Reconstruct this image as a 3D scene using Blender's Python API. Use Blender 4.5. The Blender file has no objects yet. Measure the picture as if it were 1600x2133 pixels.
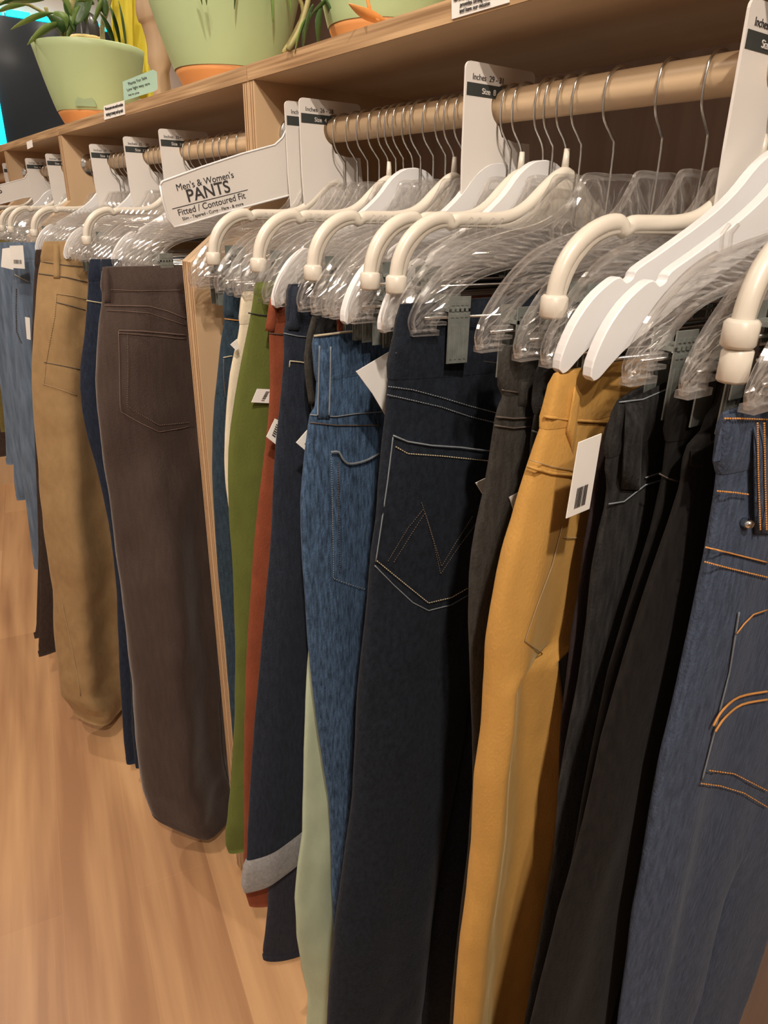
import bpy, math, random
import numpy as np
from mathutils import Vector, Matrix, noise
random.seed(7)
C = bpy.context.scene.collection
PI = math.pi
H = 1.3985                      # camera height above the floor

# ------------------------------------------------------------------ camera
FPX, PITCH, YAW, ROLL = 1449.13, 0.40504, 0.64325, 0.01933
cy_, sy_, cp_, sp_ = math.cos(YAW), math.sin(YAW), math.cos(PITCH), math.sin(PITCH)
vF = Vector((sy_*cp_, cy_*cp_, -sp_)); r0 = Vector((cy_, -sy_, 0)); u0 = r0.cross(vF)
vR = r0*math.cos(ROLL) + u0*math.sin(ROLL); vU = u0*math.cos(ROLL) - r0*math.sin(ROLL)
cam = bpy.data.cameras.new('camera'); co = bpy.data.objects.new('camera', cam); C.objects.link(co)
m = Matrix.Identity(4)
for i in range(3):
    m[i][0] = vR[i]; m[i][1] = vU[i]; m[i][2] = -vF[i]
m[2][3] = H
co.matrix_world = m
cam.sensor_fit = 'VERTICAL'; cam.sensor_height = 24; cam.lens = FPX/2133*24; cam.clip_start = .02
bpy.context.scene.camera = co

def ray(u, v): return vF + vR*((u-800)/FPX) - vU*((v-1066.5)/FPX)
def at(u, v, val, ax=1):
    """world point seen at photo pixel (u, v) lying on the plane y = val (ax=0: x = val, ax=2: z = val)"""
    d = ray(u, v); k = (val - (H if ax == 2 else 0))/d[ax]
    return Vector((d.x*k, d.y*k, d.z*k + H))

# ------------------------------------------------------------------ world, lights, exposure
sc = bpy.context.scene
sc.view_settings.view_transform = 'Standard'; sc.view_settings.look = 'None'
sc.view_settings.gamma = 1; sc.view_settings.exposure = 0.18; sc.view_settings.use_curve_mapping = False
w = bpy.data.worlds.new('world'); sc.world = w; w.use_nodes = True
w.node_tree.nodes['Background'].inputs[0].default_value = (.9, .8, .7, 1)
w.node_tree.nodes['Background'].inputs[1].default_value = .05
sc.cycles.transparent_max_bounces = 48
WARM = (1.0, .88, .75)
SPOTS = [  # x, y, z, power, aimed at
    (-.42, -.80, 2.95, 135, (.45, .55, .9)),
    (-.55, 1.00, 2.95, 70, (.40, 1.75, .5)),
    (1.35, 2.05, 2.95, 60, (.20, 1.45, .0)),
    (-.30, 3.1, 2.95, 60, (.4, 2.5, .5)),
    (1.3, 4.6, 2.95, 120, (1.5, 6.0, 1.6)),
    (-.95, -1.5, 2.95, 80, (-.1, 1.2, .0)),
]
def spot_light(x, y, z, p, tgt):
    l = bpy.data.lights.new('spot', 'SPOT'); l.energy = p; l.color = WARM; l.spot_size = math.radians(95)
    l.spot_blend = .7; l.shadow_soft_size = .035
    o = bpy.data.objects.new('spot', l); C.objects.link(o); o.location = (x, y, z-.07)
    o.rotation_euler = (Vector(tgt)-Vector((x, y, z))).to_track_quat('-Z', 'Y').to_euler()
for s in SPOTS: spot_light(*s)
def fill_area(x, y, z, sx, sy, p, col=WARM, rot=(0, 0, 0)):
    l = bpy.data.lights.new('fill_area', 'AREA'); l.shape = 'RECTANGLE'; l.size = sx; l.size_y = sy; l.energy = p; l.color = col
    o = bpy.data.objects.new('fill_area', l); C.objects.link(o); o.location = (x, y, z); o.rotation_euler = rot
fill_area(-1.0, 1.2, 3.0, 2.2, 4.5, 8, (1, .88, .76))  # soft fill added under the ceiling, no fixture behind it
fill_area(-3.2, 1.0, 1.7, 2.4, 4.5, 10, (1, .92, .84), (0, math.radians(-90), 0))  # added fill at the left wall, lifts the dark rack interiors

# ------------------------------------------------------------------ materials
def mat(name, col, rough=.6, metal=0, spec=.4, sheen=0, noise_amt=0, nscale=(30, 30, 30), bump=0, bscale=None, emit=None, col2=None, detail=3):
    m = bpy.data.materials.new(name); m.use_nodes = True; n = m.node_tree.nodes; l = m.node_tree.links
    b = n['Principled BSDF']; b.inputs['Base Color'].default_value = (*col, 1); b.inputs['Roughness'].default_value = rough
    b.inputs['Metallic'].default_value = metal; b.inputs['Specular IOR Level'].default_value = spec
    if sheen: b.inputs['Sheen Weight'].default_value = sheen; b.inputs['Sheen Roughness'].default_value = .4
    if emit: b.inputs['Emission Color'].default_value = (*emit[0], 1); b.inputs['Emission Strength'].default_value = emit[1]
    if noise_amt or col2:
        tc = n.new('ShaderNodeTexCoord'); mp = n.new('ShaderNodeMapping'); mp.inputs['Scale'].default_value = nscale
        nz = n.new('ShaderNodeTexNoise'); nz.inputs['Scale'].default_value = 1; nz.inputs['Detail'].default_value = detail
        l.new(tc.outputs['Object'], mp.inputs[0]); l.new(mp.outputs[0], nz.inputs['Vector'])
        r = n.new('ShaderNodeValToRGB'); r.color_ramp.elements[0].position = .3; r.color_ramp.elements[1].position = .7
        c1 = col2 if col2 else tuple(c*(1-noise_amt) for c in col); c2 = col if col2 else tuple(min(1, c*(1+noise_amt)) for c in col)
        r.color_ramp.elements[0].color = (*c1, 1); r.color_ramp.elements[1].color = (*c2, 1)
        l.new(nz.outputs['Fac'], r.inputs[0]); l.new(r.outputs[0], b.inputs['Base Color'])
    if bump:
        tc = n.new('ShaderNodeTexCoord'); mp = n.new('ShaderNodeMapping'); mp.inputs['Scale'].default_value = bscale or nscale
        nz = n.new('ShaderNodeTexNoise'); nz.inputs['Scale'].default_value = 1; nz.inputs['Detail'].default_value = 2
        l.new(tc.outputs['Object'], mp.inputs[0]); l.new(mp.outputs[0], nz.inputs['Vector'])
        bp = n.new('ShaderNodeBump'); bp.inputs['Strength'].default_value = bump; bp.inputs['Distance'].default_value = .002
        l.new(nz.outputs['Fac'], bp.inputs['Height']); l.new(bp.outputs[0], b.inputs['Normal'])
    return m
def denim(name, col, amt=.45, streak=(260, 260, 70), bump=.5, sheen=.12):
    m = mat(name, col, rough=.92, spec=.15, sheen=sheen, noise_amt=amt, nscale=streak, bump=bump, bscale=(500, 500, 300))
    m.node_tree.nodes['Principled BSDF'].inputs['Sheen Tint'].default_value = (*[min(1, .35+c*2) for c in col], 1)
    return m
def wood(name, col, col2, scale, rough=.45):
    return mat(name, col, rough=rough, col2=col2, nscale=scale, spec=.35, detail=5)
M = {}
M['birch_y'] = wood('birch_along_y', (.66, .49, .32), (.56, .40, .25), (22, 1.5, 22))
M['birch_z'] = wood('birch_upright', (.62, .44, .27), (.52, .35, .20), (14, 14, 1.2))
M['back'] = wood('back_panel_veneer', (.40, .29, .23), (.30, .205, .16), (40, 40, 1.5), .6)
M['rod'] = wood('dowel_wood', (.70, .52, .33), (.60, .42, .25), (40, 2, 40), .4)
M['plyedge'] = mat('plywood_edge', (.56, .37, .2), col2=(.26, .15, .07), nscale=(3, 4, 190), rough=.6, detail=1)
M['plydark'] = wood('dark_ply_layer', (.30, .17, .08), (.22, .12, .06), (8, 8, 30), .7)
M['wall'] = mat('painted_wall', (.52, .42, .35), rough=.85, noise_amt=.05, nscale=(3, 3, 3))
M['ceil'] = mat('painted_ceiling', (.6, .55, .5), rough=.9, noise_amt=.04, nscale=(2, 2, 2))
M['glassdark'] = mat('dark_window_glass', (.018, .022, .026), rough=.12, spec=.5, noise_amt=.3, nscale=(1, 1, 1.5))
M['cyan'] = mat('cyan_led', (0, .5, .6), emit=((0, .72, 1), 5))
M['metal'] = mat('hook_steel', (.62, .63, .62), rough=.22, metal=1, noise_amt=.08, nscale=(60, 60, 60))
M['clip'] = mat('clip_steel', (.27, .29, .27), rough=.42, metal=.55, noise_amt=.15, nscale=(80, 80, 80))
M['ivory'] = mat('ivory_plastic', (.64, .585, .50), rough=.35, spec=.5, noise_amt=.03, nscale=(20, 20, 20))
M['white'] = mat('white_plastic', (.72, .71, .71), rough=.3, spec=.5, noise_amt=.02, nscale=(20, 20, 20))
M['sign'] = mat('white_sign_plastic', (.72, .68, .64), rough=.35, spec=.5, noise_amt=.02, nscale=(9, 9, 9))
M['ink'] = mat('dark_print', (.045, .04, .04), rough=.7, noise_amt=.1, nscale=(50, 50, 50))
M['strip'] = mat('dark_size_strip', (.035, .04, .038), rough=.6, noise_amt=.1, nscale=(50, 50, 50))
M['paper'] = mat('white_tag_paper', (.80, .77, .73), rough=.8, noise_amt=.03, nscale=(30, 30, 30))
M['teal'] = mat('teal_card', (.36, .55, .47), rough=.6, noise_amt=.05, nscale=(10, 10, 10))
M['pot'] = mat('sage_green_pot', (.40, .50, .27), rough=.4, spec=.4, noise_amt=.05, nscale=(4, 4, 4))
M['terra'] = mat('orange_terracotta', (.62, .27, .09), rough=.6, noise_amt=.08, nscale=(12, 12, 12))
M['soil'] = mat('potting_soil', (.04, .028, .018), rough=1, noise_amt=.5, nscale=(90, 90, 90))
M['leaf'] = mat('green_leaf', (.10, .19, .04), rough=.4, spec=.5, col2=(.21, .30, .08), nscale=(25, 25, 25))
M['leafd'] = mat('dark_green_leaf', (.03, .075, .02), rough=.4, spec=.5, col2=(.07, .13, .035), nscale=(25, 25, 25))
M['stem'] = mat('plant_stem', (.30, .26, .10), rough=.6, noise_amt=.2, nscale=(40, 40, 40))
M['yellow'] = mat('yellow_cloth', (.62, .52, .045), rough=.8, noise_amt=.15, nscale=(10, 10, 3))
M['drift'] = wood('pale_wood', (.42, .30, .18), (.30, .20, .12), (20, 20, 3), .6)
M['bowl'] = mat('dark_fluted_glass', (.03, .03, .03), rough=.3, noise_amt=.2, nscale=(20, 20, 20))
M['petal'] = mat('orange_leaf', (.85, .36, .10), rough=.6, noise_amt=.2, nscale=(30, 30, 30))
M['lampm'] = mat('lamp_housing', (.7, .7, .68), rough=.4, noise_amt=.02, nscale=(5, 5, 5))
M['glow'] = mat('lamp_glow', (1, .9, .8), emit=((1, .86, .70), 60))

def crystal_mat():
    m = bpy.data.materials.new('clear_crystal_plastic'); m.use_nodes = True; n = m.node_tree.nodes; l = m.node_tree.links
    n.clear(); out = n.new('ShaderNodeOutputMaterial'); mx = n.new('ShaderNodeMixShader')
    tr = n.new('ShaderNodeBsdfTransparent'); tr.inputs[0].default_value = (.985, .98, .975, 1)
    gl = n.new('ShaderNodeBsdfGlossy'); gl.inputs['Roughness'].default_value = .09; gl.inputs[0].default_value = (1, 1, 1, 1)
    df = n.new('ShaderNodeBsdfTranslucent'); df.inputs[0].default_value = (.9, .88, .86, 1)
    df2 = n.new('ShaderNodeBsdfDiffuse'); df2.inputs[0].default_value = (.9, .88, .86, 1)
    lw = n.new('ShaderNodeLayerWeight'); lw.inputs[0].default_value = .5
    mr = n.new('ShaderNodeMapRange'); mr.inputs[3].default_value = .10; mr.inputs[4].default_value = 1.0
    pw = n.new('ShaderNodeMath'); pw.operation = 'POWER'; pw.inputs[1].default_value = 1.9; l.new(lw.outputs['Facing'], pw.inputs[0]); l.new(pw.outputs[0], mr.inputs[0]); l.new(mr.outputs[0], mx.inputs[0])
    a = n.new('ShaderNodeMixShader'); a.inputs[0].default_value = .5; l.new(df.outputs[0], a.inputs[1]); l.new(df2.outputs[0], a.inputs[2])
    b = n.new('ShaderNodeMixShader'); b.inputs[0].default_value = .30; l.new(gl.outputs[0], b.inputs[1]); l.new(a.outputs[0], b.inputs[2])
    l.new(tr.outputs[0], mx.inputs[1]); l.new(b.outputs[0], mx.inputs[2]); l.new(mx.outputs[0], out.inputs[0])
    return m
M['crystal'] = crystal_mat()

def floor_mat():
    m = bpy.data.materials.new('plank_floor'); m.use_nodes = True; n = m.node_tree.nodes; l = m.node_tree.links
    b = n['Principled BSDF']; b.inputs['Roughness'].default_value = .38; b.inputs['Specular IOR Level'].default_value = .35
    tc = n.new('ShaderNodeTexCoord'); mp = n.new('ShaderNodeMapping'); mp.inputs['Rotation'].default_value = (0, 0, -(PI/2-.19))
    l.new(tc.outputs['Object'], mp.inputs[0])
    br = n.new('ShaderNodeTexBrick'); br.inputs['Scale'].default_value = 1; br.inputs['Brick Width'].default_value = 1.22
    br.inputs['Row Height'].default_value = .155; br.inputs['Mortar Size'].default_value = .0012; br.offset = .37
    br.inputs['Color1'].default_value = (.0, .0, .0, 1); br.inputs['Color2'].default_value = (1, 1, 1, 1); br.inputs['Mortar'].default_value = (.2, .2, .2, 1)
    br.inputs['Bias'].default_value = 0
    l.new(mp.outputs[0], br.inputs['Vector'])
    mp2 = n.new('ShaderNodeMapping'); mp2.inputs['Scale'].default_value = (1.6, 30, 1); l.new(mp.outputs[0], mp2.inputs[0])
    nz = n.new('ShaderNodeTexNoise'); nz.inputs['Scale'].default_value = 1; nz.inputs['Detail'].default_value = 4; l.new(mp2.outputs[0], nz.inputs['Vector'])
    mp3 = n.new('ShaderNodeMapping'); mp3.inputs['Scale'].default_value = (.9, 9, 1); l.new(mp.outputs[0], mp3.inputs[0])
    nz2 = n.new('ShaderNodeTexNoise'); nz2.inputs['Scale'].default_value = 1; nz2.inputs['Detail'].default_value = 2; nz2.inputs['Distortion'].default_value = .6
    l.new(mp3.outputs[0], nz2.inputs['Vector'])
    def mathn(op, a, bb):
        x = n.new('ShaderNodeMath'); x.operation = op
        for i, q in enumerate((a, bb)):
            if isinstance(q, (int, float)): x.inputs[i].default_value = q
            else: l.new(q, x.inputs[i])
        return x.outputs[0]
    s = mathn('ADD', mathn('MULTIPLY', br.outputs['Color'], .26), mathn('MULTIPLY', nz.outputs['Fac'], .30))
    s = mathn('ADD', s, mathn('MULTIPLY', nz2.outputs['Fac'], .48))
    r = n.new('ShaderNodeValToRGB'); e = r.color_ramp.elements
    e[0].position = .34; e[0].color = (.36, .185, .092, 1); e[1].position = .70; e[1].color = (.68, .42, .215, 1)
    x = r.color_ramp.elements.new(.52); x.color = (.58, .335, .165, 1)
    l.new(s, r.inputs[0]); l.new(r.outputs[0], b.inputs['Base Color'])
    return m
M['floor'] = floor_mat()

# ------------------------------------------------------------------ mesh helpers
class MB:
    def __init__(s): s.v = []; s.f = []
    def box(s, x0, x1, y0, y1, z0, z1):
        b = len(s.v)
        s.v += [(x, y, z) for x in (x0, x1) for y in (y0, y1) for z in (z0, z1)]
        s.f += [tuple(b+i for i in q) for q in ((0, 1, 3, 2), (4, 6, 7, 5), (0, 4, 5, 1), (2, 3, 7, 6), (0, 2, 6, 4), (1, 5, 7, 3))]
        return s
    def tube(s, pts, r, n=6, cap=True):
        pts = [Vector(p) for p in pts]; rs = r if isinstance(r, (list, tuple)) else [r]*len(pts)
        b = len(s.v); up = Vector((0, 1, 0)); prev = None
        for i, p in enumerate(pts):
            t = (pts[min(i+1, len(pts)-1)]-pts[max(i-1, 0)]).normalized()
            a = prev if prev is not None else (up if abs(t.dot(up)) < .9 else Vector((1, 0, 0)))
            a = (a - t*a.dot(t)).normalized(); prev = a; c = t.cross(a)
            for k in range(n):
                q = 2*PI*k/n; s.v.append(tuple(p + (a*math.cos(q)+c*math.sin(q))*rs[i]))
        for i in range(len(pts)-1):
            for k in range(n):
                s.f.append((b+i*n+k, b+i*n+(k+1) % n, b+(i+1)*n+(k+1) % n, b+(i+1)*n+k))
        if cap: s.f.append(tuple(b+k for k in reversed(range(n)))); s.f.append(tuple(b+(len(pts)-1)*n+k for k in range(n)))
        return s
    def prism(s, poly, y0, y1):     # outline in (x, z), extruded along y
        b = len(s.v); n = len(poly)
        s.v += [(x, y0, z) for x, z in poly] + [(x, y1, z) for x, z in poly]
        s.f.append(tuple(b+i for i in range(n))); s.f.append(tuple(b+n+i for i in reversed(range(n))))
        for i in range(n): j = (i+1) % n; s.f.append((b+i, b+n+i, b+n+j, b+j))
        return s
    def lathe(s, prof, n=40, cx=0, cy=0):
        b = len(s.v)
        for r, z in prof:
            for k in range(n): q = 2*PI*k/n; s.v.append((cx+r*math.cos(q), cy+r*math.sin(q), z))
        for i in range(len(prof)-1):
            for k in range(n): s.f.append((b+i*n+k, b+i*n+(k+1) % n, b+(i+1)*n+(k+1) % n, b+(i+1)*n+k))
        return s
    def ribbon(s, up, lo, t, bev=.0015):   # plate between an upper and a lower edge, half thickness t, bevelled
        b = len(s.v); n = 8
        for (ux, uz), (lx, lz) in zip(up, lo):
            d = Vector((ux-lx, uz-lz)); L = max(d.length, 1e-5); d /= L; bb = min(bev, L*.3)
            for e, y in ((0, -t+bev), (bb, -t), (L-bb, -t), (L, -t+bev), (L, t-bev), (L-bb, t), (bb, t), (0, t-bev)):
                s.v.append((lx+d.x*e, y, lz+d.y*e))
        for i in range(len(up)-1):
            for k in range(n): s.f.append((b+i*n+k, b+i*n+(k+1) % n, b+(i+1)*n+(k+1) % n, b+(i+1)*n+k))
        s.f.append(tuple(b+k for k in reversed(range(n)))); s.f.append(tuple(b+(len(up)-1)*n+k for k in range(n)))
        return s
    def build(s, name, m, parent=None, smooth=False, loc=None):
        me = bpy.data.meshes.new(name)
        o3 = Vector(loc) if loc is not None else Vector((0, 0, 0))
        me.from_pydata([tuple(Vector(p)-o3) for p in s.v], [], s.f); me.update()
        if smooth: me.polygons.foreach_set('use_smooth', [True]*len(me.polygons))
        me.materials.append(m); o = bpy.data.objects.new(name, me); C.objects.link(o)
        if parent is not None: o.parent = parent
        elif loc is not None: o.location = o3
        return o
def tag(o, label=None, cat=None, group=None, kind=None):
    if label: o['label'] = label
    if cat: o['category'] = cat
    if group: o['group'] = group
    if kind: o['kind'] = kind
    return o
def empty(name, loc, label, cat, group=None, rz=0):
    o = bpy.data.objects.new(name, None); C.objects.link(o); o.location = loc; o.rotation_euler = (0, 0, rz)
    o.empty_display_size = .05; return tag(o, label, cat, group)
def copy_tree(root, loc, rz, label, group=None):
    r = root.copy(); C.objects.link(r); r.location = loc; r.rotation_euler = (0, 0, rz); r['label'] = label
    if group: r['group'] = group
    for ch in list(root.children):
        c = ch.copy(); C.objects.link(c); c.parent = r
        for g in ch.children: d = g.copy(); C.objects.link(d); d.parent = c
    return r
def smooth_pts(pts, k=4):
    P = [Vector(p) for p in pts]; out = []
    for i in range(len(P)-1):
        a, b, c, d = P[max(i-1, 0)], P[i], P[i+1], P[min(i+2, len(P)-1)]
        for j in range(k):
            t = j/k; out.append(.5*((2*b)+(c-a)*t+(2*a-5*b+4*c-d)*t*t+(3*b-a-3*c+d)*t**3))
    out.append(P[-1]); return out
def text_mesh(txt, size, org, xdir, ydir, name, m, parent, pl=(0, 0, 0), align='LEFT', ext=.0003, bold=0):
    """flat lettering: org is the baseline start, xdir and ydir world directions"""
    cu = bpy.data.curves.new('t', 'FONT'); cu.body = txt; cu.size = size; cu.align_x = align; cu.extrude = ext; cu.offset = bold
    o = bpy.data.objects.new('t', cu); C.objects.link(o); bpy.context.view_layer.update()
    me = bpy.data.meshes.new_from_object(o.evaluated_get(bpy.context.evaluated_depsgraph_get()))
    bpy.data.objects.remove(o)
    X = Vector(xdir).normalized(); Z = X.cross(Vector(ydir)).normalized(); Yv = Z.cross(X)
    mm = Matrix((X, Yv, Z)).transposed().to_4x4(); mm.translation = Vector(org)-Vector(pl)
    me.transform(mm); me.name = name; me.materials.clear(); me.materials.append(m)
    ob = bpy.data.objects.new(name, me); C.objects.link(ob); ob.parent = parent; return ob

# ------------------------------------------------------------------ the room
def struct(name, mb, m):
    o = mb.build(name, m); o['kind'] = 'structure'; return o
struct('floor', MB().box(-3.3, 3.6, -3, 6.2, -.05, 0), M['floor'])
struct('ceiling', MB().box(-3.3, 3.6, -3, 6.2, 3.05, 3.1), M['ceil'])
struct('wall_back', MB().box(-3.3, 3.6, 6.05, 6.15, 0, 3.05), M['wall'])
struct('wall_left', MB().box(-3.4, -3.3, -3, 6.2, 0, 3.05), M['wall'])
struct('wall_right', MB().box(3.6, 3.7, -3, 6.2, 0, 3.05), M['wall'])
struct('wall_front', MB().box(-3.3, 3.6, -3.1, -3, 0, 3.05), M['wall'])
p = at(18, 325, 6.0); q = at(0, 24, 6.0); e = at(236, 40, 6.0)
wx0 = p.x; wx1 = e.x; wz1 = q.z-.02
struct('window_1', MB().box(wx0, wx1, 6.0, 6.049, .9, wz1), M['glassdark'])
led = empty('led_strip', (wx0, 6.0, .9), 'glowing cyan light strip edging the dark window on the far wall', 'light strip')
MB().box(wx0-.040, wx0, 5.985, 5.999, .9, wz1).build('side_strip', M['cyan'], led, loc=(wx0, 6.0, .9))
for a, b in ((.0, .14), (.17, .36), (.39, .55), (.66, .70), (.74, .88), (.92, 1.0)):
    MB().box(wx0+(wx1-wx0)*a*.93, wx0+(wx1-wx0)*b*.93, 5.985, 5.999, wz1, wz1+.038).build('top_strip', M['cyan'], led, loc=(wx0, 6.0, .9))

for i, s in enumerate(SPOTS):
    L = empty('ceiling_spotlight', (s[0], s[1], 3.05), ['round ceiling spotlight over the near aisle', 'round ceiling spotlight over the middle of the aisle',
        'round ceiling spotlight behind the plant shelf', 'round ceiling spotlight over the far racks', 'round ceiling spotlight near the dark window',
        'round ceiling spotlight over the open floor'][i], 'lamp')
    MB().lathe([(.0, 0), (.06, 0), (.06, -.045), (.052, -.05)], 24).build('housing', M['lampm'], L, True)
    MB().lathe([(.0, -.046), (.051, -.046), (.051, -.05), (0, -.05)], 24).build('lens', M['glow'], L)

k = 0
for gx in (-2.2, -1.45, -.05, .75, 2.1):  # unseen lamp rows, added so the crystal hangers catch glints
    for gy in (-1.6, .35, 1.75, 3.6):
        L = empty('ceiling_spotlight', (gx, gy, 3.05), 'added small ceiling lamp, unseen, one of the rows giving the hangers glints', 'lamp', 'added unseen ceiling lamps for hanger glints')
        if k == 0: hm = MB().lathe([(.0, 0), (.06, 0), (.06, -.045), (.052, -.05)], 24).build('housing', M['lampm'], L, True); lm = MB().lathe([(.0, -.046), (.051, -.046), (.051, -.05), (0, -.05)], 24).build('lens', M['glow'], L)
        else:
            for q in (hm, lm): c = q.copy(); C.objects.link(c); c.parent = L
        k += 1

# ------------------------------------------------------------------ plywood racks
XS, XB = .559, .865             # shelf front edge, back of the racks
ZT = H+.2013                    # shelf top
XD = .437                       # front edge of the wide lower side panels
XR, ZR, RR = .6255, H+.1105, .0163
def side_profile():
    return [(XB, 0), (XD, 0), (XD, H-.074), (XS, H+.018), (XS, ZT), (XB, ZT)]
def rack(y0, y1, label):
    L = (XS, y0, 0); r = empty('rack_unit', L, label, 'clothes rack', 'plywood rack units in a row')
    T = .0185
    for a in (y0, y1-T): MB().prism(side_profile(), a, a+T).build('side_panel', M['birch_z'], r, loc=L)
    for a in (y0, y1-T):
        b = MB()
        for o_ in (.0050, .0120):
            b.box(XS-.0006, XS, a+o_, a+o_+.0016, H+.018, ZT-.021); b.box(XD-.0006, XD, a+o_, a+o_+.0016, .002, H-.075)
        b.build('ply_lines', M['plydark'], r, loc=L)
    MB().box(XS+.001, XB, y0+T, y1-T, ZT-.0205, ZT).build('top_panel', M['birch_y'], r, loc=L)
    MB().box(XS-.0015, XS+.001, y0+.001, y1-.001, ZT-.0205, ZT).build('edge_band', M['plyedge'], r, loc=L)
    MB().box(XB-.012, XB, y0+T, y1-T, .05, ZT-.0205).build('back_panel', M['back'], r, loc=L)
    MB().tube([(XR, y0+T, ZR), (XR, (y0+y1)/2, ZR), (XR, y1-T, ZR)], RR, 28).build('hanging_rod', M['rod'], r, True, loc=L)
    for a, b in ((y0+T, y0+T+.006), (y1-T-.006, y1-T)):
        MB().tube([(XR, a, ZR), (XR, b, ZR)], .027, 20).build('rod_flange', M['metal'], r, True, loc=L)
rack(-.20, 1.109, 'plywood rack unit nearest, full of trousers on crystal hangers, plant pots on top')
rack(1.110, 2.248, 'plywood rack unit behind the large wooden divider, holding the brown corduroys')
rack(2.249, 3.02, 'plywood rack unit second beyond the divider, below the cyan strip')
rack(3.021, 4.1, 'farthest plywood rack unit, cut by the left edge of the photo')

# ------------------------------------------------------------------ hangers
def arm_both(up, lo):
    u = [(-x, z) for x, z in reversed(up)] + up[1:]; l_ = [(-x, z) for x, z in reversed(lo)] + lo[1:]
    return u, l_
def sm2(pts, k=4): return [(p.x, p.y) for p in smooth_pts([(a, b, 0) for a, b in pts], k)]
HOOK = [(0, 0, -.082), (0, 0, -.052), (-.004, 0, -.040), (-.016, 0, -.026), (-.0198, 0, -.012), (-.0192, 0, .002), (-.0165, 0, .0105), (-.009, 0, .0172),
        (0, 0, .0190), (.009, 0, .0172), (.0165, 0, .0105), (.0192, 0, .002), (.0195, 0, -.006)]
def hook(parent, low=-.082):
    P = [Vector(p) for p in HOOK]; P[0].z = low
    MB().tube(smooth_pts(P, 3), .00125, 6).build('hook', M['metal'], parent, True)
def bar_clips(parent, zb=-.200, cx=(-.168, .168), w=.2, clips=True):
    MB().tube([(-w, 0, zb), (w, 0, zb)], .0015, 6).build('bar', M['metal'], parent, True)
    if clips:
        for c in cx:
            b = MB()
            for sg in (-1, 1):
                b.box(c-.0115, c+.0115, .0088 if sg > 0 else -.0100, .0100 if sg > 0 else -.0088, zb-.042, zb+.020)
                for k in range(4):
                    xx = c-.0075+k*.005; b.box(xx-.001, xx+.001, sg*.0102-.0007, sg*.0102+.0007, zb-.038, zb-.006)
                    for j in range(3): b.box(xx-.0014, xx+.0014, sg*.0102-.0007, sg*.0102+.0007, zb+.001+j*.0055, zb+.004+j*.0055)
            b.box(c-.0115, c+.0115, -.0100, .0100, zb+.006, zb+.009)
            b.build('clip', M['clip'], parent)
CR_UP = [(0, -.074), (.028, -.074), (.036, -.084), (.052, -.104), (.080, -.119), (.120, -.128), (.155, -.139), (.182, -.157), (.203, -.180), (.2135, -.200), (.211, -.2125)]
CR_LO = [(0, -.128), (.018, -.132), (.034, -.139), (.055, -.145), (.082, -.150), (.118, -.156), (.146, -.164), (.166, -.176), (.180, -.191), (.189, -.204), (.190, -.2125)]
def crystal_proto():
    r = empty('crystal_hanger', (0, 0, 0), 'x', 'hanger')
    up, lo = arm_both(sm2(CR_UP, 6), sm2(CR_LO, 6)); b = MB(); n = len(up); MR = 6
    def lp(E, t):
        t = min(n-1, max(0, t)); k = min(n-2, int(t)); f = t-k; return E[k][0]*(1-f)+E[k+1][0]*f, E[k][1]*(1-f)+E[k+1][1]*f
    for sg in (-1, 1):
        base = len(b.v)
        for i in range(n):
            for j in range(MR+1):
                f = j/MR; c = i-(n-1)/2; sh = 13*max(-1, min(1, c/18))*(f-.5)*min(1, (n/2-abs(c))/10)
                a_, z0 = lp(lo, i+sh); u_, z1 = lp(up, i+sh); x = a_+(u_-a_)*f; z = z0+(z1-z0)*f
                y = .0012 if j in (0, MR) else .0012+.0038*(i % 4 in (0, 1))*(.35+.65*((i//4+j) % 2))
                b.v.append((x, sg*y, z))
        for i in range(n-1):
            for j in range(MR):
                a = base+i*(MR+1)+j; q = (a, a+1, a+MR+2, a+MR+1); b.f.append(q if sg > 0 else q[::-1])
    for e in (up, lo): b.tube([(x, 0, z) for x, z in e], .0034, 6)
    for sg in (-1, 1):
        x0, x1 = sorted((sg*.186, sg*.2135)); b.box(x0, x1, -.005, .005, -.2155, -.2105)
        x0, x1 = sorted((sg*.178, sg*.196)); b.box(x0, x1, -.0045, .0045, -.1985, -.1955); b.box(x0, x1, -.0045, .0045, -.2065, -.2035)
        for t, dz in ((.125, .0), (.135, .001)):
            b.tube([(sg*t, 0, -.130), (sg*(t+.002), 0, -.119), (sg*(t-.004), 0, -.113)], .0016, 5)
    b.build('crystal_body', M['crystal'], r); hook(r, -.125); bar_clips(r)
    return r
IV_UP = [(0, -.062), (.010, -.067), (.026, -.080), (.044, -.095), (.062, -.104), (.085, -.1075), (.115, -.1080), (.134, -.1085), (.141, -.1125), (.148, -.1075), (.164, -.1095), (.182, -.118), (.197, -.132), (.206, -.150), (.209, -.170)]
IV_LO = [(0, -.118), (.018, -.120), (.038, -.1235), (.054, -.1245), (.070, -.1235), (.088, -.1225), (.115, -.1220), (.134, -.1220), (.141, -.1222), (.148, -.1222), (.158, -.1240), (.171, -.1300), (.183, -.1420), (.190, -.156), (.1935, -.170)]
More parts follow.
